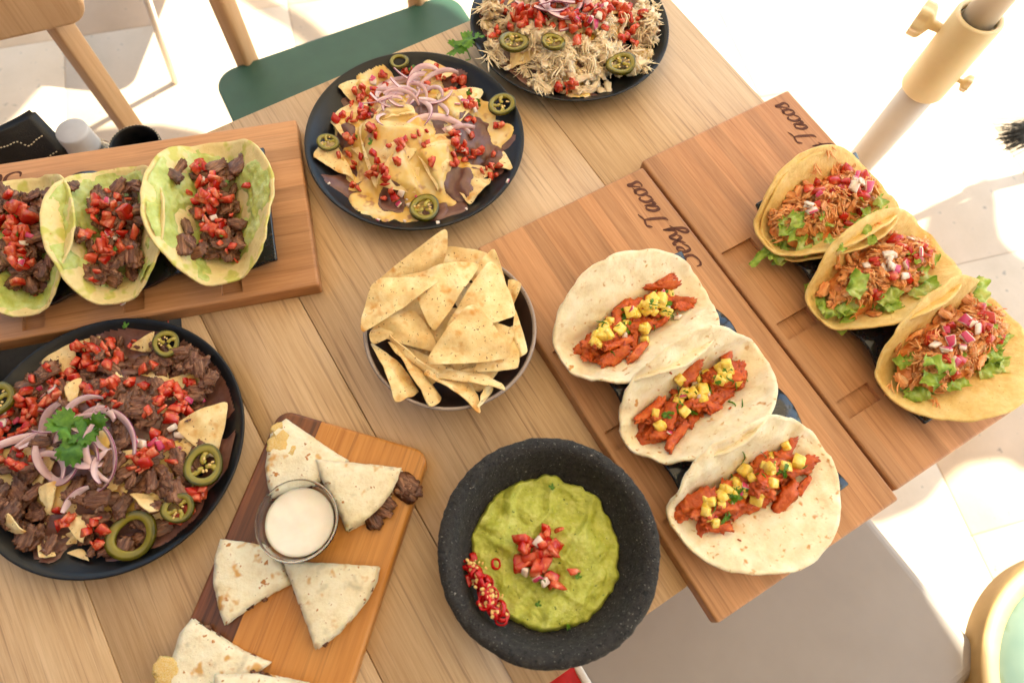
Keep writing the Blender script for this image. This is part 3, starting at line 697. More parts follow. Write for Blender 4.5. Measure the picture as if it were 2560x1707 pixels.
for k_, (lb, ty, u, T, rz) in enumerate(specA):
    t, p = taco(lb, CA, AB+rz, u, ty, 0, T, m_corn, .0022, double=(k_ == 0))
    for i in range(20): lettuce(t, p, (U(-.072, -.045), U(-.06, .05), U(.05, .07))[i % 3], g(-.004, .012)+(-.026 if i % 3 == 1 else 0), U(0, 6.28), U(.020, .038), U(.010, .017), 31*k_+i, .004)
    if k_ == 0: lettuce(t, p, -.088, -.008, .25, .045, .010, 99, .006); lettuce(t, p, -.074, -.014, .9, .035, .016, 96, .006); lettuce(t, p, .076, .012, .4, .022, .010, 98, .01)
    if k_ == 2: lettuce(t, p, .070, .030, .9, .036, .016, 97, .014); lettuce(t, p, .05, -.028, .1, .05, .007, 95, .004)
    p.H = np.maximum(p.H, .044-4.2*p.X**2-19*(p.Y-.001)**2+.003*np.sin(p.X*190+k_)*np.cos(p.Y*240))
    mound(t, p, m_chick, .070, .036, k_)
    SPT = [(-.046, -.001, .028, .030), (-.016, .001, .034, .036), (.016, .001, .034, .036), (.046, .002, .030, .030)]
    for i in range(130):
        cx, cy, sx, sy = rng.choice(SPT); put('chicken_shred', rng.choice(CHK), t, p, cx+g(0, .5)*sx, max(-.032, min(.032, cy+g(0, .5)*sy)), U(.008, .022), .0045, r=.005, flat=True, sink=.75)
    strands('chicken_fibres', m_chick, t, p, SPT, 420, (.006, .016), .00055, 0, .0014, 50+k_, .003, 6)
    for i in range(22):
        put('tomato_dice', rng.choice(TOM), t, p, U(-.046, .05), g(-.002, .012), U(.008, .014), .005, flat=True, sink=.75)
    for i in range(30): put('chicken_shred', rng.choice(CHK), t, p, U(-.055, .055), g(.001, .011), U(.006, .014), .004, r=.004, flat=True, sink=.75)
    strands('chicken_fibres', m_chick, t, p, [(-.03, .0, .034, .016), (.0, .002, .034, .018), (.03, .003, .03, .016)], 160, (.006, .013), .0005, 0, .0012, 60+k_, .002, 6)
    for i in range(10): put('onion_dice', rng.choice(ONI), t, p, U(-.042, .048), g(.002, .011), U(.008, .0125), .006, flat=True, sink=.5)
    for i in range(4): lettuce(t, p, U(-.078, -.052), g(-.006, .014), U(0, 6.28), U(.020, .034), U(.013, .020), 700+31*k_+i, .004)
    for i in range(3): lettuce(t, p, U(-.05, .06), -.034+g(0, .004), g(0, .5), U(.022, .036), U(.012, .017), 800+31*k_+i, .003)
    for i in range(3): lettuce(t, p, U(-.05, .05), g(-.014, .006), U(0, 6.28), U(.014, .02), U(.005, .008), 300+31*k_+i, .001)

# beef and avocado tacos on board C
specC = [('avocado smeared beef taco nearest the plain end of its board, loose tomato on its flap', TY[2]+.008, -.022, Tort(.0960, .028, 1.04, .90, 23, .4, .003, 0, .05), .03),
         ('avocado smeared beef taco between two others on the board beside the chairs', TY[1]+.010, -.024, Tort(.088, .027, 1.06, .92, 26, .4, .003, 0, .05), -.03),
         ('avocado smeared beef taco next to the lettering, cut off by the picture edge', TY[0]+.004, -.020, Tort(.088, .027, .95, .92, 29, .4, .003, 0, .05), 0)]
for k_, (lb, ty, u, T, rz) in enumerate(specC):
    t, p = taco(lb, CC, AC+rz, u, ty, .0012, T, m_cornp, .0022)
    ob('avocado_smear', T.smear('avocado_smear', m_smear, 5+k_*3, -.14), t)
    for i in range(64):
        put('beef_piece', rng.choice(BEEF), t, p, U(-.058, .058), g(.001, .0145), U(.015, .028), .0085, r=.008, flat=True, yaw=g(.6, .9), sink=.65)
    for i in range(42): put('tomato_dice', rng.choice(TOM), t, p, g(.0, .030), g(.004, .0095), U(.008, .0145), .006, sink=.65)
    for i in range(7): put('onion_dice', rng.choice(ONI), t, p, g(0, .026), g(.003, .008), U(.005, .008), .003, flat=True)
    for i in range(5): put('cilantro_leaf', rng.choice(LEAF), t, p, g(0, .03), g(.002, .009), U(.004, .007), .001, r=.002, flat=True)
    if k_ == 0:
        put('tomato_dice', TOM[1], t, p, .012, -.040, .0095, .006)
        for q in ((-.060, -.006), (-.066, -.012), (-.056, -.014)): put('tomato_dice', rng.choice(TOM), t, p, q[0], q[1], .0085, .006)

# ---------------------------------------------------------------- plates
def plate_prof():
    return [(0, .0), (.078, .0), (.082, .0015), (.098, .006), (.118, .0135), (.1300, .0225), (.1345, .0268), (.1358, .0285), (.1352, .0298), (.1335, .0296), (.1285, .0255), (.117, .0172), (.098, .0096), (.080, .0052), (.06, .0045), (0, .0045)]
pl_me = lathe('plate', plate_prof(), m_plate, 128)
PZ = {1: ZM(1100, 0, 2.94), 2: ZM(700, 0, 2.529), 3: ZM(0, 780, 2.2406)}
PC = {1: (.0327, .7701), 2: (-.1466, .5551), 3: (-.3982, .1398)}
PLB = {1: 'black round plate of shredded chicken nachos by the table corner', 2: 'black round plate of cheese covered nachos between board and chair', 3: 'black round plate of beef nachos beside the quesadilla board'}
def plate_floor(X, Y, c):
    r = np.hypot(X-c[0], Y-c[1]); pr = [(0, .0045), (.06, .0045), (.08, .0052), (.098, .0096), (.117, .0172), (.1285, .0255), (.1335, .0296), (.2, .0296)]
    return np.interp(r, [q[0] for q in pr], [q[1] for q in pr])
def chip_geo(c3, bulge, seed, n=12, th=.0012, conv=.18):
    """curved tortilla chip through three corner points (numpy 3-vectors); returns V,F with thickness"""
    A, B, C = [np.array(q, float) for q in c3]; ctr = (A+B+C)/3
    nn = np.cross(B-A, C-A); nn /= max(np.linalg.norm(nn), 1e-9)
    if nn[2] < 0: B, C = C, B; nn = -nn
    s = math.sqrt(np.linalg.norm(np.cross(B-A, C-A))); top, ids = [], {}
    for i in range(n+1):
        for j in range(n+1-i):
            a, b = i/n, j/n; c = 1-a-b; p = A*a+B*b+C*c
            e = a*b+b*c+c*a
            # convex sides
            cen = p-ctr; ed = 4*(a*b*(1-c)**2+b*c*(1-a)**2+c*a*(1-b)**2)
            p = ctr+cen*(1.10+conv*ed*(1-27*a*b*c)-.05*max(0, max(a, b, c)-.9)/.1+.03*n3(a*4+seed, b*4, c*4))
            w_ = bulge*s*(3*e-.55)+.11*s*n3(a*3+seed, b*3, seed*1.3)+.03*s*n3(a*7+seed, b*7, 3)+.012*s*n3(a*16+seed, b*16, 3)+.4*bulge*s*(a-b)*(n3(seed, 2, 2))*2
            ids[(i, j)] = len(top); top.append(p+nn*w_)
    F = []; N = len(top)
    for i in range(n):
        for j in range(n-i):
            F.append((ids[i, j], ids[i+1, j], ids[i, j+1]))
            if j < n-i-1: F.append((ids[i+1, j], ids[i+1, j+1], ids[i, j+1]))
    V = top+[p-nn*th for p in top]; G2 = [tuple(q+N for q in f[::-1]) for f in F]
    bd = [(i, 0) for i in range(n+1)]+[(n-i, i) for i in range(1, n+1)]+[(0, n-i) for i in range(1, n)]
    S = []
    for q in range(len(bd)):
        a, b = ids[bd[q]], ids[bd[(q+1) % len(bd)]]; S.append((a, a+N, b+N, b))
    S = [tuple(2*N+(q if q < N else q) for q in f) for f in S]; V = V+V
    # consistent winding for sides is not critical with smooth shading
    return V, F+G2+S
def chip_obj(c3, bulge, seed, parent=None, base=None, **kw):
    V, F = chip_geo(c3, bulge, seed); o3 = np.mean(V, axis=0)
    if parent is None: o3[2] = min(v[2] for v in V)
    bm = bmesh.new(); me0 = mk('chip', [v-o3 for v in V], F, m_chip); bm.from_mesh(me0); bmesh.ops.recalc_face_normals(bm, faces=bm.faces); bm.to_mesh(me0); bm.free()
    me0.polygons.foreach_set('use_smooth', [True]*len(me0.polygons))
    b = base if base is not None else (0, 0, 0)
    return ob('tortilla_chip', me0, parent, (o3[0]-b[0], o3[1]-b[1], o3[2]-b[2]), **kw)
def raster(pile, c3, add=.0018):
    A, B, C = [np.array(q) for q in c3]; d = (B[1]-C[1])*(A[0]-C[0])+(C[0]-B[0])*(A[1]-C[1])
    if abs(d) < 1e-9: return
    a = ((B[1]-C[1])*(pile.X-C[0])+(C[0]-B[0])*(pile.Y-C[1]))/d; b = ((C[1]-A[1])*(pile.X-C[0])+(A[0]-C[0])*(pile.Y-C[1]))/d; c = 1-a-b
    ins = (a >= -.03) & (b >= -.03) & (c >= -.03); z = a*A[2]+b*B[2]+c*C[2]+add; pile.H = np.where(ins, np.maximum(pile.H, z), pile.H)
class Serving:
    def __init__(s, k, label, dome):
        s.c = PC[k]; s.z = PZ[k]; s.root = thing('nachos', label, 'nachos', (s.c[0], s.c[1], TZ+.0046)); s.base = .0046
        s.p = Pile(s.c[0]-.15, s.c[1]-.15, s.c[0]+.15, s.c[1]+.15, .002, lambda X, Y: plate_floor(X, Y, s.c))
        s.dome = dome; s.seed = k*100
    def at(s, zx, zy):
        px = s.z(zx, zy); z = .02
        for _ in range(6): x, y = G(px[0], px[1], z); z = .5*z+.5*s.p.h(x, y)
        return x, y
    def rel(s, x, y, z=0.): return (x-s.c[0], y-s.c[1], z-s.base)
    def chip_xy(s, pts, lift=.002, bulge=.10):
        c3 = []
        for (x, y) in pts: c3.append(np.array([x, y, s.p.h(x, y)+lift]))
        m = sum(c3)/3; hm = s.p.h(m[0], m[1])+lift*.5
        if hm > m[2]:
            for q in c3: q[2] += (hm-m[2])*.6
        s.seed += 1; chip_obj(c3, bulge, s.seed, s.root, (s.c[0], s.c[1], TZ+s.base-TZ)).location.z += 0
        raster(s.p, c3, .002+.2*bulge*.05)
    def chips_random(s, n, rmax, size=(.028, .04)):
        for _ in range(n):
            r = rmax*math.sqrt(rng.random()); a = U(0, 6.28); x, y = s.c[0]+r*math.cos(a), s.c[1]+r*math.sin(a); b = U(0, 6.28); sz = U(*size)
            s.chip_xy([(x+sz*math.cos(b+q), y+sz*math.sin(b+q)) for q in (0, 2.1, 4.2)], U(-.003, .004), U(-.06, .14))
    def chips_at(s, lst, lift=.004, bulge=.1):
        for t in lst: s.chip_xy([s.at(*q) for q in t], lift, bulge)
    def sauce(s, name, m, maskf, th, sm, seed, bl=.0015, post=2):
        """sheet of sauce draped over the heap where maskf(zoomed, noise)>0"""
        H = s.p.smooth(sm); nx, ny = H.shape; MK = np.full(H.shape, -1.)
        r = np.hypot(s.p.X-s.c[0], s.p.Y-s.c[1])
        for i in range(nx):
            for j in range(ny):
                if r[i, j] < .126: MK[i, j] = maskf(s.p.X[i, j]-s.c[0], s.p.Y[i, j]-s.c[1], r[i, j])
        t = np.clip(MK*5, -.8, 1); Z = H+np.where(t > 0, th*np.sqrt(np.clip(t, 0, 1)), t*.004)-bl*.2
        ok = MK > -.12; V, F, ix = [], [], -np.ones(H.shape, int)
        for i in range(nx-1):
            for j in range(ny-1):
                if ok[i, j] and ok[i+1, j] and ok[i, j+1] and ok[i+1, j+1]:
                    q = []
                    for (a, b) in ((i, j), (i+1, j), (i+1, j+1), (i, j+1)):
                        if ix[a, b] < 0: ix[a, b] = len(V); V.append(s.rel(s.p.X[a, b], s.p.Y[a, b], Z[a, b]))
                        q.append(ix[a, b])
                    F.append(q)
        par = list(range(len(V)))
        def find(a):
            while par[a] != a: par[a] = par[par[a]]; a = par[a]
            return a
        for q in F:
            for b in q[1:]: par[find(q[0])] = find(b)
        comp = {}
        for q in F: comp.setdefault(find(q[0]), []).append(q)
        for fs in comp.values():
            if len(fs) < 25: continue
            us = sorted({c for f in fs for c in f}); im = {c: i for i, c in enumerate(us)}
            ob(name, mk(name, [V[c] for c in us], [tuple(im[c] for c in f) for f in fs], m), s.root)
        s.p.H = np.where(MK > .02, np.maximum(s.p.H*.5+H*.5, Z), s.p.H)
    def blobs(s, lst, nz=.5, fs=26., seed=0.):
        """mask from photo-picked patches: (zx, zy, radius in crop px)"""
        cs = [(*(np.array(s.at(x, y))-np.array(s.c)), rr) for x, y, rr in lst]; sc = np.linalg.norm(np.array(s.at(700, 700))-np.array(s.at(900, 700)))/200
        def f(x, y, r):
            v = max(1-math.hypot(x-a, y-b)/(q*sc) for a, b, q in cs)
            return v*1.2+nz*n3(x*fs+seed, y*fs, seed)+.3*nz*n3(x*fs*3, y*fs*3, seed)
        return f
    def put(s, name, me, zx, zy, size, th, j=0., **kw):
        x, y = s.at(zx, zy); x += rng.gauss(0, 1)*j; y += rng.gauss(0, 1)*j; q = math.hypot(x-s.c[0], y-s.c[1])
        if q > .112: x, y = s.c[0]+(x-s.c[0])*.112/q, s.c[1]+(y-s.c[1])*.112/q
        o = put(name, me, s.root, s.p, x, y, size, th, **kw); o.location = s.rel(x, y, o.location.z); return o
    def cluster(s, name, mes, lst, size, th, **kw):
        for (zx, zy, n, j) in lst:
            for _ in range(n): s.put(name, rng.choice(mes), zx, zy, U(*size), th, j, **kw)
    def onion(s, lst):
        for (zx, zy, yaw, i, sc) in lst:
            x, y = s.at(zx, zy); z = s.p.drop(x, y, .006, .0035, .2)
            ob('onion_sliver', ONA[i % 10], s.root, s.rel(x, y, z+.001), (U(-.4, .4), U(-.4, .4), yaw), sc)
    def jalap(s, lst):
        for i, (zx, zy, rad, full) in enumerate(lst):
            x, y = s.at(zx, zy); z = s.p.drop(x, y, rad*.8, .005, .25); e = tilt(s.p, x, y, U(0, 6), .15)
            o = ob('jalapeno_slice', JAL[i % 3], s.root, s.rel(x, y, z+.0015), e, rad)
            if full:
                q = ob('membrane', JCO[i % 3], o)
                for _ in range(5): a = U(0, 6.28); d = U(.3, .6); ob('seed', SEED, o, (d*math.cos(a), d*math.sin(a), .12), (0, 0, a), .16)
    def strand(s, name, m, spots, n, **kw):
        sp = [(*s.at(zx, zy), a, b) for zx, zy, a, b in spots]; o = strands(name, m, s.root, s.p, sp, n, **kw); o.location = s.rel(0, 0, 0)
for k in (1, 2, 3):
    ob('dinner_plate', pl_me, None, (PC[k][0], PC[k][1], TZ+.0002), (0, 0, k), label=PLB[k], cat='plate', group='black dinner plates')
def sprig(parent, x, y, z, sc, seed, n=5, flat=.3):
    r = random.Random(seed)
    for i in range(n):
        a = i*6.28/n+r.uniform(-.4, .4); d = .55*sc if i else .1*sc
        ob('cilantro_leaf', LEAF[(i+seed) % 4], parent, (x+d*math.cos(a), y+d*math.sin(a), z+r.uniform(0, .004)), (r.uniform(-flat, flat), r.uniform(-flat, flat)-.25, a), sc*r.uniform(.8, 1.1))
    V, F = tube([(0, 0, 0), (.4*sc, .1*sc, -.001), (.9*sc, .35*sc, -.004)], .0008, 6); ob('stem', mk('stem', V, F, m_cil), parent, (x, y, z))

# -- plate 2: cheese nachos
S2 = Serving(2, 'nachos buried in yellow cheese sauce with red onion slivers on top', .04)
S2.p.H = np.maximum(S2.p.H, .0055+.030*np.clip(1-(np.hypot(S2.p.X-S2.c[0], S2.p.Y-S2.c[1]-.006)/.094)**2, 0, 1))
S2.sauce('bean_sauce', m_bean, lambda x, y, r: (.103-r)*14+.9*n3(x*18, y*18, 3)+.3*n3(x*50, y*50, 2), .0022, 6, 1)
S2.chips_random(12, .075)
S2.chips_at([((225, 1000), (470, 1140), (330, 900)), ((1130, 1230), (1340, 1100), (1180, 1060)), ((1200, 1290), (1330, 1150), (1120, 1180)), ((380, 560), (560, 520), (500, 680)), ((920, 400), (1090, 480), (900, 560)), ((1390, 960), (1460, 1070), (1280, 1060))], .005, .12)
S2.chips_at([((520, 830), (930, 880), (640, 1240)), ((880, 980), (1110, 920), (1020, 1220)), ((620, 1180), (880, 1230), (760, 960)), ((330, 780), (560, 640), (480, 930)), ((600, 780), (850, 740), (720, 620)), ((1000, 620), (1280, 600), (1120, 800))], .008, .14)
S2.sauce('cheese_sauce', m_cheese, S2.blobs([(700, 960, 270), (850, 1120, 240), (990, 1060, 210), (620, 880, 150), (560, 1180, 70), (560, 1290, 110), (640, 1330, 90), (430, 780, 110), (600, 500, 120), (760, 770, 130), (1150, 660, 150), (1250, 720, 120), (1380, 850, 110), (1330, 930, 80), (480, 980, 90), (700, 620, 150), (900, 560, 150)], .55, 30, 4.), .0036, 6, 2)
S2.sauce('bean_sauce', m_bean, S2.blobs([(1210, 860, 130), (1130, 1150, 100), (1320, 1000, 110), (940, 690, 80), (420, 860, 80), (700, 1270, 90), (1000, 1330, 70)], .8, 34, 9.), .002, 3, 2)
S2.cluster('tomato_dice', TOM, [(560, 600, 10, .009), (540, 730, 16, .009), (480, 640, 5, .006), (1120, 520, 6, .006), (1180, 560, 5, .005), (1100, 600, 4, .006), (1210, 700, 8, .008), (1130, 920, 13, .009), (1150, 990, 6, .007), (800, 910, 8, .007), (740, 1030, 3, .004), (930, 1040, 2, .003), (600, 1110, 9, .009), (680, 1190, 6, .007), (490, 1190, 3, .004), (450, 920, 6, .008), (480, 1040, 3, .004), (400, 740, 3, .006), (1380, 800, 2, .003), (640, 450, 2, .003), (840, 425, 4, .006), (590, 860, 4, .006), (920, 870, 4, .006), (1240, 960, 4, .006), (1120, 1040, 3, .003), (1350, 1090, 8, .008), (700, 940, 1, .002), (1000, 500, 6, .01)], (.0065, .011), .005, sink=.65)
S2.cluster('onion_dice', ONI, [(600, 640, 3, .01), (1150, 650, 4, .01), (1130, 880, 4, .008), (800, 1260, 3, .006), (560, 560, 3, .008)], (.005, .009), .003, flat=True)
S2.cluster('cilantro_leaf', LEAF, [(480, 880, 1, .002), (580, 885, 1, .002), (1190, 600, 1, .002), (1250, 670, 1, .002), (850, 430, 1, .002), (1000, 560, 1, .002)], (.008, .012), .002, r=.004)
S2.jalap([(308, 920, .0135, True), (915, 1330, .0195, True), (1400, 700, .0175, True), (760, 425, .013, False)])
S2.onion([(U(650, 1010), U(520, 690), U(-.6, 1.0)+rng.choice((0, 3.1)), i, U(.85, 1.25)) for i in range(20)]+[(920, 720, -1.2, 2, 1.2), (990, 810, .15, 7, 1.5), (1030, 860, .4, 3, 1.3), (640, 790, 1.6, 4, .8), (720, 560, .8, 9, 1.5), (900, 480, .5, 8, 1.3)])

for (zx, zy) in ((790, 1400), (1000, 1412), (310, 1165), (1180, 1325), (1440, 1150), (620, 1390), (860, 1245), (800, 1262)):
    _x, _y = S2.at(zx, zy); ob('cheese_crumb', rng.choice(ONI), S2.root, S2.rel(_x, _y, S2.p.h(_x, _y)+.001), (U(-.3, .3), U(-.3, .3), U(0, 6)), U(.003, .006))
# -- plate 3: beef nachos
S3 = Serving(3, 'nachos heaped with seared beef strips, a cilantro sprig on red onion rings', .04)
S3.p.H = np.maximum(S3.p.H, .0055+.032*np.clip(1-(np.hypot(S3.p.X-S3.c[0]+.004, S3.p.Y-S3.c[1])/.100)**2, 0, 1))
S3.sauce('bean_sauce', m_bean, lambda x, y, r: (.113-r+.012*(x*5+y*5)/.5)*13+.8*n3(x*18, y*18, 13)+.3*n3(x*50, y*50, 2), .0022, 6, 1)
S3.chips_random(12, .080)
S3.chips_at([((1000, 640), (1275, 520), (1210, 810)), ((740, 210), (870, 125), (850, 230)), ((245, 290), (430, 190), (420, 350)), ((430, 180), (570, 150), (500, 240)), ((240, 1260), (330, 1360), (240, 1370)), ((390, 1300), (540, 1150), (530, 1270)), ((395, 1350), (510, 1390), (480, 1330)), ((0, 1180), (140, 1230), (10, 1090)), ((980, 940), (1060, 1050), (800, 1080)), ((350, 420), (470, 390), (400, 510))], .006, .12)
S3.sauce('cheese_sauce', m_cheese, S3.blobs([(310, 1030, 120), (770, 1060, 130), (640, 1080, 90), (400, 450, 110), (940, 820, 110), (950, 960, 100), (850, 570, 90), (1090, 360, 80), (60, 830, 110), (20, 1000, 90), (560, 760, 110)], .7, 30, 5.), .0026, 3, 2)
S3.sauce('bean_sauce', m_bean, S3.blobs([(320, 1210, 95), (330, 1290, 60), (740, 290, 130), (920, 650, 90), (1080, 580, 70), (640, 340, 80), (800, 740, 50)], .6, 34, 6.), .0024, 3, 2)
S3.cluster('beef_piece', BEEF, [(60, 950, 7, .012), (150, 1000, 7, .012), (60, 1100, 8, .012), (170, 1160, 6, .010), (150, 1280, 5, .010), (160, 380, 5, .010), (270, 370, 3, .008), (90, 530, 6, .012), (60, 600, 4, .012), (280, 530, 5, .012), (420, 560, 6, .012), (560, 230, 5, .010), (600, 330, 7, .012), (850, 230, 3, .008), (950, 310, 7, .010), (1090, 250, 7, .010), (1180, 400, 8, .010), (1120, 440, 5, .010), (760, 450, 6, .012), (760, 550, 7, .010), (730, 610, 4, .010), (690, 520, 4, .012), (740, 690, 3, .008), (740, 920, 6, .010), (890, 880, 6, .010), (890, 990, 5, .008), (1040, 910, 7, .010), (1060, 820, 3, .008), (470, 1000, 4, .012), (640, 1030, 6, .010), (550, 1030, 3, .012), (900, 1130, 7, .012), (760, 1230, 5, .012), (520, 1310, 3, .008), (590, 1350, 3, .006), (200, 620, 5, .014), (330, 650, 5, .014), (500, 420, 5, .012), (640, 430, 4, .01), (880, 440, 4, .01)], (.013, .027), .0055, r=.007, flat=True, sink=.7)
S3.chips_at([((380, 430), (480, 390), (430, 540)), ((230, 1000), (330, 960), (300, 1120)), ((760, 1020), (1010, 1080), (860, 1120)), ((60, 1220), (150, 1240), (60, 1140)), ((390, 1180), (520, 1150), (480, 1290))], .006, .14)
S3.cluster('tomato_dice', TOM, [(440, 220, 12, .009), (500, 280, 8, .008), (600, 260, 5, .007), (690, 185, 6, .006), (350, 370, 7, .008), (420, 380, 5, .007), (180, 490, 8, .009), (160, 560, 6, .008), (150, 620, 6, .008), (300, 540, 8, .010), (60, 700, 10, .012), (20, 740, 6, .010), (160, 850, 8, .008), (500, 510, 6, .010), (600, 450, 9, .009), (690, 450, 5, .007), (840, 290, 2, .003), (940, 480, 9, .009), (1020, 430, 6, .008), (900, 540, 7, .008), (970, 560, 7, .008), (780, 790, 9, .008), (820, 840, 7, .008), (780, 890, 3, .005), (930, 730, 4, .006), (1130, 1020, 7, .008), (1050, 1160, 4, .006), (580, 1190, 7, .007), (570, 1260, 4, .005), (390, 1160, 5, .006), (640, 140, 2, .004)], (.0065, .0122), .006, sink=.6)
S3.cluster('onion_dice', ONI, [(30, 660, 4, .008), (320, 470, 4, .009), (980, 670, 2, .005), (870, 720, 3, .006), (1100, 500, 2, .004), (200, 460, 2, .006), (770, 740, 2, .003)], (.006, .010), .004, flat=True)
S3.jalap([(960, 205, .015, True), (1175, 880, .021, True), (755, 1255, .0245, False), (1030, 1110, .016, True), (30, 520, .02, True)])
S3.onion([(U(240, 640), U(620, 880), U(0, 6.28), i, U(1.0, 1.45)) for i in range(16)]+[(370, 920, 3.2, 4, 1.5), (620, 880, 4.4, 9, 1.5), (220, 750, .2, 3, 1.5), (440, 1060, 1.0, 5, 1.3), (560, 590, .1, 8, 1.5), (480, 560, .7, 2, 1.1), (680, 650, -.6, 7, 1.3), (310, 680, 1.2, 6, 1.6)])
_x, _y = S3.at(490, 700); sprig(S3.root, *S3.rel(_x, _y, S3.p.drop(_x, _y, .012, .004)+.006), .027, 3, 6, .4)

# -- plate 1: chicken nachos
S1 = Serving(1, 'nachos heaped with pale shredded chicken at the table corner, cut off by the picture edge', .04)
S1.p.H = np.maximum(S1.p.H, .0055+.036*np.clip(1-(np.hypot(S1.p.X-S1.c[0], S1.p.Y-S1.c[1])/.104)**2, 0, 1))
S1.sauce('bean_sauce', m_bean, lambda x, y, r: (.106-r)*13+.9*n3(x*18, y*18, 23)+.3*n3(x*50, y*50, 2), .0022, 6, 1)
S1.chips_random(14, .085)
S1.sauce('cheese_sauce', m_cheese, S1.blobs([(980, 580, 90), (1010, 680, 70), (1480, 400, 70), (1130, 280, 60), (360, 200, 70), (400, 270, 60), (940, 220, 60), (1300, 250, 60)], .8, 30, 7.), .0026, 3, 2)
SP1 = [(800, 420, .03, .03), (900, 360, .03, .025), (760, 580, .022, .022), (1080, 420, .03, .03), (1180, 300, .03, .03), (1450, 480, .022, .03), (1480, 300, .025, .03), (1550, 200, .015, .03), (1500, 80, .025, .03), (380, 400, .018, .022), (420, 100, .028, .028), (380, 30, .025, .025), (700, 80, .03, .03), (700, 250, .03, .03), (1100, 560, .018, .022), (1380, 130, .03, .03), (1180, 120, .03, .03), (950, 150, .03, .03), (900, 500, .02, .02), (1000, 0, .04, .04), (1300, 420, .02, .02), (560, 180, .03, .03)]
for _sx, _sy, _a, _b in SP1:
    for _i in range(15): S1.put('chicken_shred', rng.choice(CHP), _sx, _sy, U(.012, .030), .0045, .011, r=.006, flat=True, sink=.72)
S1.strand('chicken_fibres', m_chickw, SP1, 1100, ln=(.010, .026), rad=.0006, lift=.002, seed=77, cap=.004, clump=7)
S1.cluster('tomato_dice', TOM, [(540, 80, 9, .008), (600, 110, 8, .008), (560, 160, 6, .008), (700, 180, 9, .009), (760, 130, 6, .008), (430, 245, 3, .004), (960, 130, 7, .007), (1080, 160, 8, .009), (1060, 240, 6, .008), (990, 285, 5, .006), (1130, 80, 6, .008), (1220, 20, 6, .008), (1240, 130, 7, .008), (1290, 70, 6, .008), (1360, 200, 6, .006), (1400, 250, 5, .006), (1450, 110, 5, .007), (1360, 270, 2, .004), (880, 690, 3, .004), (940, 665, 2, .004), (960, 710, 3, .005), (820, 40, 6, .009), (1000, 60, 5, .009), (900, 20, 6, .01)], (.008, .013), .007, sink=.5)
S1.cluster('onion_dice', ONI, [(1180, 110, 5, .008), (620, 30, 3, .008), (1090, 150, 3, .006)], (.006, .011), .004, flat=True)
S1.strand('chicken_fibres', m_chickw, [(800, 300, .03, .03), (1100, 350, .03, .03), (700, 450, .03, .03), (600, 60, .03, .03), (1300, 100, .03, .03)], 160, ln=(.012, .022), rad=.0006, lift=.002, seed=78, cap=.003, clump=8)
S1.jalap([(538, 365, .0195, True), (1310, 550, .0195, True), (830, 340, .016, True)])
S1.onion([(U(740, 1080), U(-20, 110), U(0, 6.28), i, U(1.2, 1.7)) for i in range(10)]+[(860, 120, 2.9, 4, 1.9), (1030, 60, 4.6, 9, 1.9), (800, 20, 3.0, 8, 1.8)])

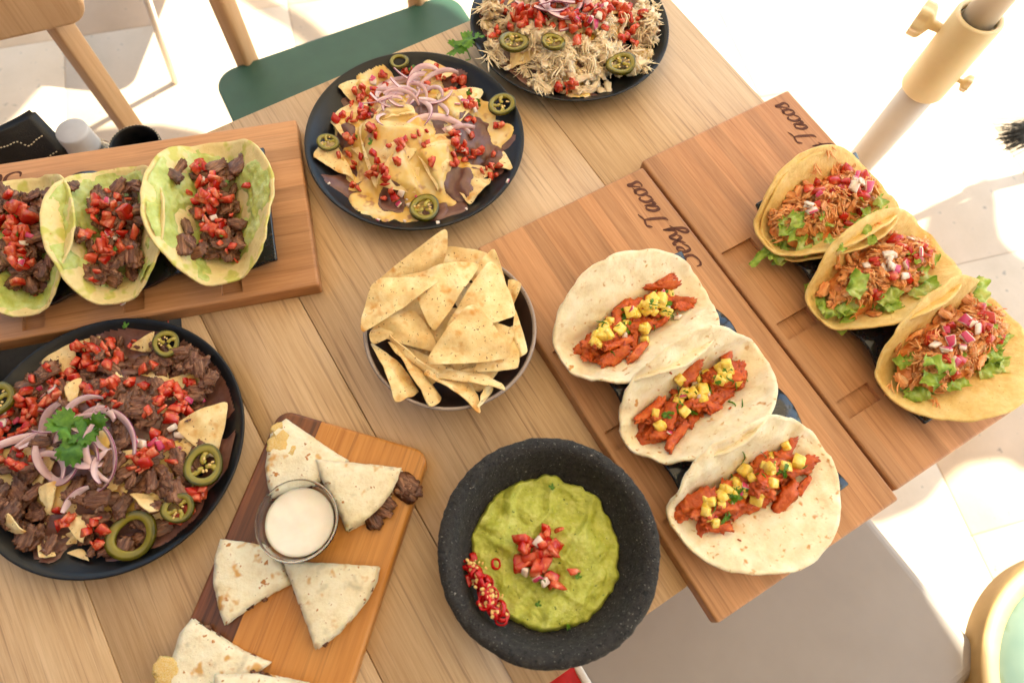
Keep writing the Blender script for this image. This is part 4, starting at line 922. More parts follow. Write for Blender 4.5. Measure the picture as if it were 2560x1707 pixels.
# ---------------------------------------------------------------- bowl of chips
BC = (-.0665, .2897)
bo = thing('stoneware_bowl', 'speckled mauve grey stoneware bowl holding plain tortilla chips', 'bowl', (*BC, TZ+.0002))
ob('outer_shell', lathe('outer', [(0, 0), (.050, 0), (.053, .003), (.066, .016), (.080, .034), (.089, .052), (.0915, .0600), (.0905, .0622), (.0885, .0618), (.0872, .059)], m_stonew, 112), bo)
ob('inner_glaze', lathe('inner', [(.0872, .059), (.084, .050), (.074, .033), (.058, .017), (.04, .010), (0, .009)], m_stonein, 112), bo)
ZC = ZM(860, 540, 3.015)
def W3(zf, x, y, z): q = G(*zf(x, y), z); return np.array([q[0], q[1], TZ+z])
chips = [  # (zoom x, zoom y, height cm) x3, bulge
    ((350, 700, 4.2), (800, 560, 4.6), (600, 1000, 4.2), .06), ((700, 900, 4.4), (1150, 800, 4.4), (950, 1250, 4.0), .05), ((800, 500, 5.2), (1250, 600, 5.0), (1000, 900, 5.0), .06),
    ((420, 900, 4.4), (800, 980, 4.6), (560, 1250, 4.0), .08), ((640, 1020, 4.8), (900, 1200, 4.2), (1150, 1050, 4.6), .05), ((900, 700, 5.4), (560, 820, 5.6), (760, 1080, 5.2), .1),
    ((950, 560, 6.6), (1240, 700, 6.2), (1000, 900, 6.4), .08), ((560, 760, 6.4), (860, 700, 6.8), (760, 980, 6.0), .1), ((480, 1000, 5.6), (760, 1140, 5.4), (600, 1300, 5.0), .1), ((840, 1180, 5.6), (1180, 1120, 5.6), (1020, 1320, 5.0), .08),
    ((730, 240, 7.4), (1085, 292, 7.6), (800, 520, 6.2), .10),
    ((752, 112, 9.6), (255, 500, 7.6), (715, 400, 7.4), .13),
    ((1130, 258, 8.6), (1242, 660, 7.4), (960, 470, 7.4), .10),
    ((1240, 488, 7.2), (1335, 520, 7.0), (1245, 720, 5.6), .08),
    ((225, 950, 6.2), (400, 1365, 6.8), (560, 1290, 5.2), .16),
    ((205, 870, 7.2), (520, 715, 7.6), (700, 1015, 6.6), .22),
    ((235, 960, 7.0), (215, 860, 7.4), (560, 800, 7.4), .10),
    ((1275, 830, 7.0), (1305, 1130, 6.8), (990, 1150, 6.6), .08),
    ((1085, 815, 7.6), (1288, 862, 7.4), (1180, 1060, 7.0), .06),
    ((1290, 715, 7.8), (1378, 1010, 7.0), (1280, 1052, 6.6), .12),
    ((330, 885, 7.2), (690, 1205, 6.8), (480, 1130, 5.0), .14),
    ((350, 955, 6.8), (655, 1408, 6.8), (715, 1320, 5.2), .12),
    ((620, 1175, 6.8), (1030, 1440, 7.2), (900, 1180, 4.8), .14),
    ((690, 1205, 6.9), (1205, 1290, 7.2), (960, 1160, 6.2), .18),
    ((1065, 1290, 6.6), (1020, 1440, 7.2), (1130, 1300, 5.0), .12),
    ((255, 505, 8.4), (572, 432, 8.8), (470, 560, 7.8), .08),
    ((1105, 352, 9.0), (1278, 738, 8.2), (785, 850, 8.2), .12),
    ((1000, 358, 9.2), (535, 450, 8.6), (680, 835, 8.4), .14),
    ((150, 855, 8.4), (245, 495, 9.2), (708, 488, 9.6), .10),
    ((962, 675, 9.6), (1238, 1045, 8.4), (640, 1095, 8.4), .14),
]
CHIPL = ['chip lying deep in the stoneware bowl under the other chips']*4+['chip lying deep in the stoneware bowl under the other chips', 'chip lying deep in the stoneware bowl under the other chips', 'chip lying deep in the stoneware bowl under the other chips', 'chip lying deep in the stoneware bowl under the other chips', 'chip lying deep in the stoneware bowl under the other chips', 'chip lying deep in the stoneware bowl under the other chips', 'upright chip leaning on the far rim of the stoneware bowl', 'tall pointed chip standing above all others in the stoneware bowl', 'chip with a raised rounded corner beside the bamboo board', 'narrow chip standing against the bowl rim beside the bamboo board', 'curled chip leaning out over the bowl rim toward the quesadilla board', 'arched chip bridging a dark hollow in the stoneware bowl', 'chip tucked under the broad smooth chip at the bowl rim', 'chip under the star shaped top chip, one corner at the dark gap', 'small chip peeking out beside the star shaped top chip', 'upright slab like chip pressed against the inside of the bowl rim', 'thin chip on edge between two curled chips in the stoneware bowl', 'long chip on edge with its tip over the bowl rim', 'curled chip with a rolled up tip over the bowl rim', 'arching chip bent over the dark gap in the stoneware bowl', 'little rolled up chip end at the bowl rim', 'slim chip lying under the tall pointed chip', 'broad chip leaning on the star shaped top chip', 'broad chip in the middle, between two large smooth chips', 'broad smooth chip overhanging the bowl rim beside the black nacho plate', 'topmost star shaped chip with three clear points in the stoneware bowl']
for i, (a, b, c, bu) in enumerate(chips):
    chip_obj([W3(ZC, *q[:2], q[2]/100) for q in (a, b, c)], bu, 500+i, label=CHIPL[i], cat='tortilla chip', group='tortilla chips in the stoneware bowl')

# ---------------------------------------------------------------- stone mortar with guacamole
MC = (.0533, .0745)
def pit(x, y, z):
    n = n3(x*45, y*45, z*45)*.0011+n3(x*160, y*160, z*160)*.0007+n3(x*380, y*380, z*380)*.0005; r = math.hypot(x, y)+1e-6; return (x/r*n, y/r*n, n*.7)
mo_prof = [(0, .0)]+[tuple(p) for p in cat_smooth([(.062, .0), (.072, .006), (.088, .034), (.098, .062), (.1018, .078), (.1005, .0845), (.095, .0868), (.0885, .0845), (.0835, .076), (.077, .060), (.064, .042), (.045, .031), (.02, .027)], 6)]+[(0, .0265)]
mo = thing('stone_mortar', 'dark pitted basalt mortar bowl holding the guacamole', 'bowl', (*MC, TZ+.0004))
ob('bowl', lathe('bowl', mo_prof, m_basalt, 260, pit), mo)
gu = thing('guacamole', 'chunky green guacamole topped with diced tomato in the stone mortar', 'guacamole', (*MC, TZ+.045))
def gz(x, y):
    r = math.hypot(x, y); a = math.atan2(y, x)
    sw = math.sin(a*2+r*62+1.4*n3(x*25, y*25, 1)*2)
    rid = 1-abs(n3(x*26+3, y*26+1, 5))*2.6
    rid2 = 1-abs(n3(x*15+7, y*15+2, 8))*2.4; c1 = math.exp(-(((x*.8-y*.6)-.012+.006*n3(x*30, y*30, 9))/.0035)**2); c2 = math.exp(-(((x*.5+y*.86)+.022+.006*n3(x*30, y*30, 6))/.003)**2)
    return .0085+.0040*math.cos(min(r/.07, 1)*1.4)+.0022*sw*min(1, r/.03)+.0062*max(0, rid-.3)+.0035*max(0, rid2-.4)+.0028*c1+.0024*c2+.0046*n3(x*44, y*44, 2)+.0030*n3(x*105, y*105, 3)*min(1, max(.25, (r-.03)/.03))+.0009*n3(x*300, y*300, 3)
V, F = [(0, 0, gz(0, 0))], []; nr, na = 90, 220
for i in range(1, nr+1):
    for j in range(na):
        a = 6.28319*j/na; Rm = .0722+.0060*n3(math.cos(a)*2.2, math.sin(a)*2.2, 4)+.0032*n3(math.cos(a)*7, math.sin(a)*7, 1)+.001*n3(math.cos(a)*20, math.sin(a)*20, 1)
        t = (i/nr)**.8; r = Rm*t; x, y = r*math.cos(a), r*math.sin(a); z = gz(x, y)
        if t > .93: q = (t-.93)/.07; z -= .013*q*q; r2 = r
        V.append((x, y, z))
for j in range(na): F.append((0, 1+j, 1+(j+1) % na))
for i in range(nr-1):
    for j in range(na): F.append((1+i*na+j, 1+(i+1)*na+j, 1+(i+1)*na+(j+1) % na, 1+i*na+(j+1) % na))
ob('guacamole_mash', mk('guacamole_mash', V, F, m_guac), gu)
gp = Pile(-.1, -.1, .1, .1, .0015, np.vectorize(lambda x, y: gz(x, y) if math.hypot(x, y) < .07 else max(0, .0+(math.hypot(x, y)-.07)*1.6)))
ZG = ZM(1060, 1060, 2.423)
def gput(name, me, zx, zy, size, th, j=0., **kw):
    q = G(*ZG(zx, zy), .058); return put(name, me, gu, gp, q[0]-MC[0]+g(0, 1)*j, q[1]-MC[1]+g(0, 1)*j, size, th, **kw)
for (x, y, n, j) in ((725, 650, 3, .002), (810, 660, 2, .002), (610, 690, 4, .003), (700, 760, 6, .004), (620, 770, 4, .003), (610, 850, 4, .003), (710, 830, 5, .003), (780, 740, 4, .003), (680, 900, 3, .002), (780, 930, 4, .003), (910, 890, 1, .0), (745, 800, 4, .004)):
    for _ in range(max(1, n-1)): gput('tomato_dice', rng.choice(TOM), x, y, U(.0105, .015), .006, j, sink=.75)
for (x, y) in ((615, 905), (690, 945), (720, 950), (680, 730)): gput('onion_dice', rng.choice(ONI), x, y, .009, .004, .001, flat=True)
for (x, y) in ((920, 930), (700, 960), (880, 1220), (760, 390), (690, 1090)): gput('cilantro_leaf', rng.choice(LEAF), x, y, .006, .001, .001, r=.002, flat=True)
# sliced red chillies lying on the rim of the mash
def ring_mesh(seed):
    V, F = [], []; n, m = 22, 8
    for i in range(n):
        a = 6.2832*i/n
        for j in range(m):
            b = 6.2832*j/m; rr = 1-.16*(1-math.cos(b))*.5-.0; V.append(((rr+.1*math.cos(b))*math.cos(a)*(1+.12*math.sin(2*a+seed)), (rr+.1*math.cos(b))*math.sin(a), .42*math.sin(b)+.12*math.sin(a+seed)))
    for i in range(n):
        for j in range(m): F.append((i*m+j, ((i+1) % n)*m+j, ((i+1) % n)*m+(j+1) % m, i*m+(j+1) % m))
    return mk('chili_ring', V, F, m_chili)
CHI = [ring_mesh(i) for i in range(3)]
CHD = [dice_mesh('chili_piece', m_chili, 700+i, (1, .7, .3), .3, .1) for i in range(3)]
ch = thing('sliced_chillies', 'little heap of sliced red chillies with pale seeds at the guacamole edge', 'chillies', (*MC, TZ+.045))
for i in range(24):
    t = i/23; x, y = 290+170*t+g(0, 22), 850+300*t+g(0, 25); q = G(*ZG(x, y), .060); X, Y = q[0]-MC[0], q[1]-MC[1]
    z = gp.drop(X, Y, .005, .005, .35); ob('chili_ring', rng.choice(CHI), ch, (X, Y, z+.001), (U(-.9, .9), U(-.9, .9), U(0, 6)), U(.0046, .0066))
for i in range(16):
    t = i/15; x, y = 290+165*t+g(0, 26), 850+300*t+g(0, 28); q = G(*ZG(x, y), .060); put('chili_piece', rng.choice(CHD), ch, gp, q[0]-MC[0], q[1]-MC[1], U(.006, .010), .004, flat=True)
for i in range(70):
    t = rng.random(); x, y = 280+180*t+g(0, 34), 850+300*t+g(0, 34); q = G(*ZG(x, y), .062); X, Y = q[0]-MC[0], q[1]-MC[1]
    z = gp.h(X, Y); ob('chili_seed', SEED, ch, (X, Y, z+.001), (U(-.5, .5), U(-.5, .5), U(0, 6)), U(.0032, .0046))
q = G(*ZG(435, 845), .06); ob('chili_ring', CHI[1], ch, (q[0]-MC[0], q[1]-MC[1], gp.h(q[0]-MC[0], q[1]-MC[1])+.002), (.3, .8, 1), .005)

# ---------------------------------------------------------------- quesadilla board
ZQ = ZM(380, 980, 2.157)
DA = R(-10.3); dU = np.array([math.cos(DA), math.sin(DA)]); dV = np.array([dU[1], -dU[0]]); DT = .018
d0 = G(*ZQ(690, 78), DT); d1 = G(*ZQ(1505, 312), DT); Dw = .1675; Dl = .37
dtop = (d0+d1)/2; Dc = dtop+dV*(Dl/2+.002)
qb = thing('quesadilla_board', 'two tone acacia board with rounded corners carrying quesadilla wedges', 'board', (*Dc, TZ+.0002), DA)
def rounded(w, l, r, x0=None, x1=None, n=8):
    P = []
    for cx, cy, a0 in ((w/2-r, l/2-r, 0), (-w/2+r, l/2-r, 90), (-w/2+r, -l/2+r, 180), (w/2-r, -l/2+r, 270)):
        for i in range(n+1): a = R(a0+90*i/n); P.append((cx+r*math.cos(a), cy+r*math.sin(a)))
    return P
def slab(name, poly, h, m, bev=.004, seg=3):
    bm = bmesh.new(); vs = [bm.verts.new((*p, 0)) for p in poly]; f = bm.faces.new(vs); ex = bmesh.ops.extrude_face_region(bm, geom=[f])
    for v in ex['geom']:
        if isinstance(v, bmesh.types.BMVert): v.co.z = h
    bmesh.ops.recalc_face_normals(bm, faces=bm.faces)
    if bev:
        ed = [e for e in bm.edges if all(v.co.z > h-1e-6 for v in e.verts)]; bmesh.ops.bevel(bm, geom=ed, offset=bev, segments=seg, affect='EDGES', profile=.5)
    return bm_mesh(bm, name, m, False)
def clip_x(poly, x, keep_left):
    out = []; n = len(poly)
    for i in range(n):
        a, b = poly[i], poly[(i+1) % n]; ia = (a[0] <= x) == keep_left; ib = (b[0] <= x) == keep_left
        if ia: out.append(a)
        if ia != ib: t = (x-a[0])/(b[0]-a[0]); out.append((x, a[1]+t*(b[1]-a[1])))
    return out
rp = rounded(Dw, Dl, .016)
def slab2(name, poly, h, m, cut):
    me = slab(name, poly, h, m, 0)
    bm = bmesh.new(); bm.from_mesh(me)
    ed = [e for e in bm.edges if all(v.co.z > h-1e-6 for v in e.verts) and not all(abs(v.co.x-cut) < 1e-5 for v in e.verts)]
    bmesh.ops.bevel(bm, geom=ed, offset=.0042, segments=4, affect='EDGES', profile=.5); bm.to_mesh(me); bm.free(); return me
XC = -.036
ob('light_stave', slab2('light_stave', clip_x(rp, XC, False), DT, m_acacia, XC), qb)
ob('dark_stave', slab2('dark_stave', clip_x(rp, XC-.0001, True), DT, m_acaciad, XC-.0001), qb)
# quesadilla wedges: outline in the crop, lower sheet, filling, upper sheet
WEDGE = [('toasted quesadilla wedge with melted orange cheese at its tip, under the glass cup', [(720, 140), (850, 228), (960, 305), (1062, 366), (985, 425), (900, 485), (770, 540), (640, 575), (618, 490), (608, 400), (622, 300), (640, 205)], 0),
         ('toasted quesadilla wedge with dark beef spilling from its rounded edge, beside the glass cup', [(878, 360), (1110, 380), (1345, 405), (1325, 470), (1290, 540), (1235, 615), (1150, 690), (1045, 746), (1010, 660), (965, 570), (910, 470)], 1),
         ('brown spotted quesadilla wedge over the dark wood stripe, beside the glass cup', [(366, 790), (500, 805), (620, 830), (700, 930), (748, 1030), (640, 1085), (530, 1150), (385, 1256), (352, 1150), (325, 1030), (332, 900)], 0),
         ('pale quesadilla wedge on the light wood, pointing away from the glass cup', [(700, 910), (960, 920), (1225, 938), (1205, 1020), (1160, 1110), (1090, 1200), (1000, 1300), (880, 1391), (815, 1210), (760, 1060)], 2),
         ('white quesadilla wedge with cheese at its corner, under another wedge at the board end', [(210, 1218), (330, 1296), (480, 1392), (636, 1456), (560, 1518), (420, 1600), (250, 1660), (90, 1640), (62, 1560), (105, 1430), (145, 1300)], 3),
         ('quesadilla wedge lying across another at the cut off board end', [(330, 1520), (560, 1515), (850, 1575), (820, 1680), (700, 1790), (520, 1800), (330, 1680)], 4)]
for wi, (lb, poly, kind) in enumerate(WEDGE):
    zt = DT+.011+(.009 if wi == 5 else 0)+(.005 if wi in (1, 3) else 0); P = [G(*ZQ(*q), zt) for q in poly]; c = sum(P)/len(P)
    t = thing('quesadilla_wedge', lb, 'quesadilla', (*c, TZ+DT+.0005), 0.)
    out = [p-c for p in resample(P, .004)]; cen = np.array([0., 0.]); zb = zt-DT
    out = [np.array([p[0]+.0007*n3(p[0]*200, p[1]*200, wi), p[1]+.0007*n3(p[1]*200, p[0]*200, wi+3)]) for p in out]
    V2, F = tri_sheet(out, .0055)
    mx = max(np.hypot(*p) for p in out)
    def edge_d(x, y): return min(math.hypot(x-p[0], y-p[1]) for p in out)
    ED = [edge_d(*v) for v in V2]
    top = [(x, y, zb-.0022*math.exp(-(e/.003)**2)+.0012*n3(x*60+wi, y*60, wi)+.0006*n3(x*160, y*160, wi)+.0006*min(1, e/.02)) for (x, y), e in zip(V2, ED)]
    o = ob('upper_tortilla', mk('upper_tortilla', top, F, m_flourq), t); solid(o, .0016, -1)
    low = [(x*.99, y*.99, .0012+.0008*n3(x*60, y*60, wi+9)) for x, y in V2]
    o = ob('lower_tortilla', mk('lower_tortilla', low, F, m_flourq), t); solid(o, .0014, 0)
    # filling slab and bits at the cut edges
    fil = [(x*.93, y*.93, .0022 if i_ < 0 else max(.0028, zb-.004-.002*n3(x*90, y*90, 1))) for i_, (x, y) in enumerate(V2)]
    o = ob('beef_filling', mk('beef_filling', fil, F, m_beef), t); solid(o, max(.002, zb-.006), -1)
    m_ = len(out)
    for i in range(9):
        p = out[int(rng.random()*m_)]; s_ = U(.86, .955)
        ob('beef_shred', rng.choice(BEEF), t, (p[0]*s_, p[1]*s_, U(.003, max(.0035, zb-.0045))), (U(-.3, .3), U(-.3, .3), U(0, 6)), U(.006, .011))
    if kind == 1:
        for (x, y, s_) in ((1365, 500, .030), (1390, 530, .026), (1340, 490, .028), (1240, 640, .022), (1200, 690, .020), (1270, 600, .018)):
            q = G(*ZQ(x, y), DT+.005)-c; ob('beef_shred', rng.choice(BEEF), t, (*q, .005), (0, 0, U(-1.3, -.2)), s_)
    if kind in (0, 3) and wi in (0, 4):
        cx = [(690, 215), (700, 250), (680, 280), (720, 300)] if wi == 0 else [(80, 1520), (90, 1560), (75, 1490)]
        for (x, y) in cx: q = G(*ZQ(x, y), zt)-c; ob('melted_cheese', lump_mesh('melted_cheese', m_cheese, int(x), (1, .8, .13), 12, 14, .3), t, (*q, zb-.0012), (0, 0, U(0, 6)), U(.020, .028))
# glass cup and crema
ccx, ccy = G(*ZQ(798, 700), DT+.038)
CUP = [(0, .0), (.026, .0), (.0275, .001), (.0310, .016), (.0350, .030), (.0368, .0355), (.0380, .0366), (.0385, .0376), (.0380, .0384), (.0370, .0382), (.0360, .0366), (.0338, .0300), (.0298, .0160), (.0262, .0022), (0, .0016)]
ob('glass_cup', lathe('glass_cup', [(r, z) for r, z in CUP], m_glass, 96), None, (ccx, ccy, TZ+DT+.0125), label='small clear glass cup holding white crema among the quesadilla wedges', cat='cup')
crm = [(0, .0022), (.0256, .0028), (.0291, .0160), (.0322, .0270), (.0318, .0276), (.029, .0273), (.02, .0276), (.012, .0274), (.006, .0279), (0, .0282)]
ob('crema', lathe('crema', crm, m_cream, 80, lambda x, y, z: (0, 0, .0004*n3(x*90, y*90, 1) if z > .0268 else 0)), None, (ccx, ccy, TZ+DT+.0125), label='smooth white crema filling the small glass cup', cat='sauce')

# ---------------------------------------------------------------- loose leaf, menu card
x, y = G(1070, 122, .012); cl = thing('cilantro_sprig', 'bright green cilantro sprig lying between two black plates', 'cilantro', (x, y, TZ))
for i, (dx, dy, s_) in enumerate(((-.012, -.008, .026), (.006, .006, .024), (.014, .014, .018), (-.002, -.002, .024))):
    ob('cilantro_leaf', LEAF[i], cl, (dx, dy, .026+.003*i-.3*dy*.5), (.25, -.2, i*1.9), s_)
V, F = tube([(0, 0, .024), (.008, -.012, .014), (.004, -.03, .030)], .0008, 6); ob('stem', mk('stem', V, F, m_cil), cl)
a = G(418, 757, 0); ac = R(19)
mn = thing('menu_card', 'black menu card with an orange line under the beef taco board', 'menu', (a[0]-.19*math.cos(ac)+.0*math.sin(ac), a[1]-.19*math.sin(ac), TZ+.0002), ac)
ob('card', box('card', .38, .21, .0008, m_menu, 0, 1, (0, .08, .0004)), mn)
ob('printed_line', box('printed_line', .0016, .19, .0003, m_menul, 0, 1, (.176, .08, .00105)), mn)
def speck_at(px, py, me, s_, name, lab, cat): x, y = G(px, py, 0); ob(name, me, None, (x, y, TZ+.0006), (0, 0, U(0, 6)), s_, label=lab, cat=cat)
speck_at(1213, 676, LEAF[0], .008, 'leaf_scrap', 'tiny green leaf scrap on the table beside the chip bowl', 'leaf')

# ---------------------------------------------------------------- furniture round the table
def wbox(name, parent, p, q, sx, sy, m, bev=.004):
    """square bar from p to q"""
    P, Q = Vector(p), Vector(q); d = Q-P; o = ob(name, box(name, sx, d.length, sy, m, bev), parent, (P+Q)/2)
    yv = d.normalized(); up = Vector((0, 0, 1)) if abs(yv.z) < .9 else Vector((math.cos(TA), math.sin(TA), 0)); zv = (up-yv*up.dot(yv)).normalized(); xv = yv.cross(zv)
    o.rotation_euler = Matrix((xv, yv, zv)).transposed().to_euler(); return o
def solve_z(px, py, xy):
    """height above the table at which the vertical through xy passes photo point"""
    d = ray(px, py); k_ = (d[0]*xy[0]+d[1]*xy[1])/(d[0]**2+d[1]**2); return CHT+d[2]*k_
# green chair
sa = R(33.3); su = np.array([math.cos(sa), math.sin(sa)]); sv = np.array([-su[1], su[0]])
fl_c = G(484, 172, -.30); SWd = .50; SDp = .44
cc = fl_c+su*SWd/2-sv*SDp/2
gc = thing('chair', 'pale wood chair with dark green seat pushed under the table', 'chair', (*cc, 0), sa)
o = ob('seat', slab('seat', rounded(SWd, SDp, .045), .016, m_green, .004, 3), gc, (0, 0, .434)); 
ob('seat_underlay', slab('seat_underlay', rounded(SWd-.002, SDp-.002, .044), .012, m_ply, 0), gc, (0, 0, .4215))
for s_ in (-1, 1):
    wbox('back_post', gc, (s_*.178, SDp/2+.002, 0.), (s_*.178, SDp/2+.02, .84), .034, .034, m_chairw, .006)
    wbox('front_leg', gc, (s_*.20, -SDp/2+.04, 0), (s_*.20, -SDp/2+.04, .422), .034, .034, m_chairw, .005)
bar = slab('back_rest', rounded(.46, .10, .03), .02, m_chairw, .005, 3); ob('back_rest', bar, gc, (0, SDp/2+.005, .83), (R(90), 0, 0))
wbox('side_rail', gc, (-.18, -SDp/2+.05, .395), (-.18, SDp/2-.02, .395), .02, .045, m_chairw); wbox('side_rail', gc, (.18, -SDp/2+.05, .395), (.18, SDp/2-.02, .395), .02, .045, m_chairw)
# wooden chair at the left
r0, r1 = G(0, 84, -.02), G(195, 40, -.02); ra = math.atan2(*(r1-r0)[::-1]); ru = (r1-r0)/np.hypot(*(r1-r0)); rv = np.array([-ru[1], ru[0]])
right_end = G(215, 35, -.02); rc = right_end-ru*.22
wc = thing('chair', 'natural beech chair with a curved top rail beside the beef taco board', 'chair', (*rc, 0), ra)
V, F = [], []
rail = slab('top_rail', rounded(.44, .13, .032), .024, m_chairw, .006, 3); ob('top_rail', rail, wc, (0, .014, TZ-.02+.065), (R(86), 0, 0))
for s_ in (-1, 1):
    wbox('back_post', wc, (s_*.165, .022, 0), (s_*.165, .022, TZ+.06), .034, .030, m_chairw, .003)
    wbox('front_leg', wc, (s_*.18, -.40, 0), (s_*.18, -.40, .43), .034, .034, m_chairw, .005)
ob('seat', slab('seat', rounded(.43, .43, .04), .018, m_chairw, .004, 3), wc, (0, -.215, .432))
def on_seat(px, py, z): return G(px, py, z)
SZ = .4505-TZ
# bottle standing on that seat
bx = G(168, 305, SZ+.245)
bt = thing('water_bottle', 'clear water bottle with grey screw cap standing on the beech chair', 'bottle', (*bx, .4505))
ob('body', lathe('body', [(0, 0), (.033, 0), (.036, .004), (.036, .10), (.034, .115), (.036, .13), (.036, .16), (.030, .195), (.0205, .212), (.0195, .222)], m_pet, 48), bt)
ob('label', lathe('label', [(.0363, .05), (.0366, .051), (.0366, .15), (.0363, .151)], m_white, 48), bt)
ob('screw_cap', lathe('screw_cap', [(0, .250), (.0195, .250), (.0212, .2485), (.0216, .245), (.0218, .222), (.0226, .220), (.0226, .2155), (.0205, .2152)], m_cap, 64, lambda x, y, z: (0, 0, 0)), bt)
# black pouch with stitching, leaning against the chair back
q0, q1, q2, q3 = G(-60, 320, -.06), G(68, 242, -.05), G(172, 352, -.10), G(-10, 420, -.12)
pc = (q0+q1+q2+q3)/4
bag = thing('leather_pouch', 'black leather pouch with rows of white stitching on the beech chair', 'bag', (*pc, .4505))
top = [(q0, -.06), (q1, -.05), (q2, -.10), (q3, -.12)]
V = [(p[0]-pc[0], p[1]-pc[1], TZ+z-.4505) for p, z in top]+[((p[0]-pc[0])*.9, (p[1]-pc[1])*.9, .0) for p, z in top]
bm = bmesh.new(); bv = [bm.verts.new(v) for v in V]
for f in ((0, 1, 2, 3), (7, 6, 5, 4), (0, 4, 5, 1), (1, 5, 6, 2), (2, 6, 7, 3), (3, 7, 4, 0)): bm.faces.new([bv[i] for i in f])
bmesh.ops.recalc_face_normals(bm, faces=bm.faces); bmesh.ops.subdivide_edges(bm, edges=bm.edges[:], cuts=5, use_grid_fill=True)
for v in bm.verts: v.co += Vector((0, 0, .006*n3(v.co.x*14, v.co.y*14, v.co.z*9)))
bmesh.ops.bevel(bm, geom=[e for e in bm.edges if e.calc_face_angle(0) > .6], offset=.004, segments=2, affect='EDGES')
ob('body', bm_mesh(bm, 'body', m_leather), bag)
A_, B_, C_, D_ = [np.array(V[i]) for i in range(4)]
st_me = box('stitch', .0030, .0016, .0016, m_stitch, .0005, 1)
def face_pt(px, py):
    nrm = np.cross(B_-A_, C_-A_); d = ray(px, py); o_ = np.array([-pc[0], -pc[1], TZ+CHT-.4505]); t = np.dot(A_-o_, nrm)/np.dot(d, nrm); return o_+d*t
for row in ([(0, 346), (22, 340), (44, 331), (70, 340), (88, 326), (106, 314)], [(38, 382), (60, 377), (84, 374), (100, 377), (120, 362), (140, 350)]):
    P = cat_smooth([face_pt(*q) for q in row], 3)
    for i in range(0, len(P)-1):
        dd = P[i+1]-P[i]; ob('stitch', st_me, bag, tuple(P[i]+np.array([0, 0, .0045])), (0, 0, math.atan2(dd[1], dd[0])), .9)
# round black pouch end
x, y = G(309, 334, -.08)
pd = thing('black_cup', 'round black stitched leather cup beside the beech chair post', 'bag', (x, y, .4505))
ob('shell', lathe('shell', [(0, 0), (.030, 0), (.033, .01), (.035, .2), (.0355, .218), (.034, .221), (.032, .219), (.031, .19), (.028, .02), (0, .018)], m_leather, 56), pd)
for i in range(44):
    a = 6.28*i/44; ob('stitch', st_me, pd, (.0340*math.cos(a), .0340*math.sin(a), .2208), (0, 0, a+1.57), .7)
# white bench seat under the overhanging boards
b0 = G(1985, 1160, -.30); b1 = G(2225, 1452, -.30); ba = math.atan2(*(b1-b0)[::-1]); bu = (b1-b0)/np.hypot(*(b1-b0)); bn = np.array([bu[1], -bu[0]])
ce = G(2283, 1520, -.30); BSW, BSL = .62, .46
bctr = ce-bu*BSL/2+bn*(-0)+np.array([-bu[1], bu[0]])*0
left = np.array([bu[1], -bu[0]]); left = left if left[0] < 0 else -left
bctr = ce-bu*(BSL/2)+left*(BSW/2)
bs = thing('bench', 'taupe moulded bench seat in the shade below the overhanging boards', 'bench', (*bctr, 0), ba)
ob('seat', slab('seat', rounded(BSL, BSW, .04), .05, m_seat, .018, 5), bs, (0, 0, .40))
for sx in (-1, 1):
    for sy in (-1, 1): wbox('leg', bs, (sx*.17, sy*.25, 0), (sx*.17, sy*.25, .401), .03, .03, m_white, .004)
# red cloth and white bar at the lower edge
x, y = G(1300, 1585, -.28); rcl = thing('red_napkin', 'folded red cloth hanging below the table edge beside the mortar', 'cloth', (x, y, TZ-.31))
V, F = tri_sheet([(-.06, -.05), (.05, -.05), (.035, .0), (.012, .034), (.0, .036), (-.02, .02)], .008)
o = ob('cloth', mk('cloth', [(a_, b_, .03+.006*n3(a_*40, b_*40, 1)+.12*b_) for a_, b_ in V], F, m_red), rcl); solid(o, .004)
p0, p1 = G(1325, 1530, -.28), G(1352, 1575, -.28)
rl = thing('bench_rail', 'slim white bar beside the red cloth below the table edge', 'rail', (*p0, 0)); dd = (p1-p0)
wbox('bar', rl, (-dd[0]*3, -dd[1]*3, .47), (dd[0]*4, dd[1]*4, .47), .011, .011, m_white, .003)
wbox('support', rl, (-dd[0]*3, -dd[1]*3, 0), (-dd[0]*3, -dd[1]*3, .466), .011, .011, m_white, .003); wbox('support', rl, (dd[0]*4, dd[1]*4, 0), (dd[0]*4, dd[1]*4, .466), .011, .011, m_white, .003)
# round mint table at the right
e0, e1, e2 = G(2256, 1568, -.28), G(2259, 1450, -.28), G(2352, 1303, -.28)
M_ = np.array([[2*(e1-e0)[0], 2*(e1-e0)[1]], [2*(e2-e0)[0], 2*(e2-e0)[1]]]); cr = np.linalg.solve(M_, [e1@e1-e0@e0, e2@e2-e0@e0]); rr = float(np.hypot(*(cr-e0)))
rt_ = thing('round_table', 'small round side table with mint top and pale wooden rim', 'table', (*cr, 0))
ob('rim', lathe('rim', [(rr-.028, .43), (rr, .43), (rr+.001, .435), (rr, .468), (rr-.003, .470), (rr-.024, .470), (rr-.027, .467), (rr-.028, .46)], m_rimw, 96), rt_)
ob('top', lathe('top', [(0, .444), (rr-.029, .444), (rr-.029, .458), (0, .458)], m_mint, 96), rt_)
for i in range(4): a = i*1.57+.6; wbox('leg', rt_, ((rr-.14)*math.cos(a), (rr-.14)*math.sin(a), 0), ((rr-.12)*math.cos(a), (rr-.12)*math.sin(a), .445), .03, .03, m_chairw, .006)
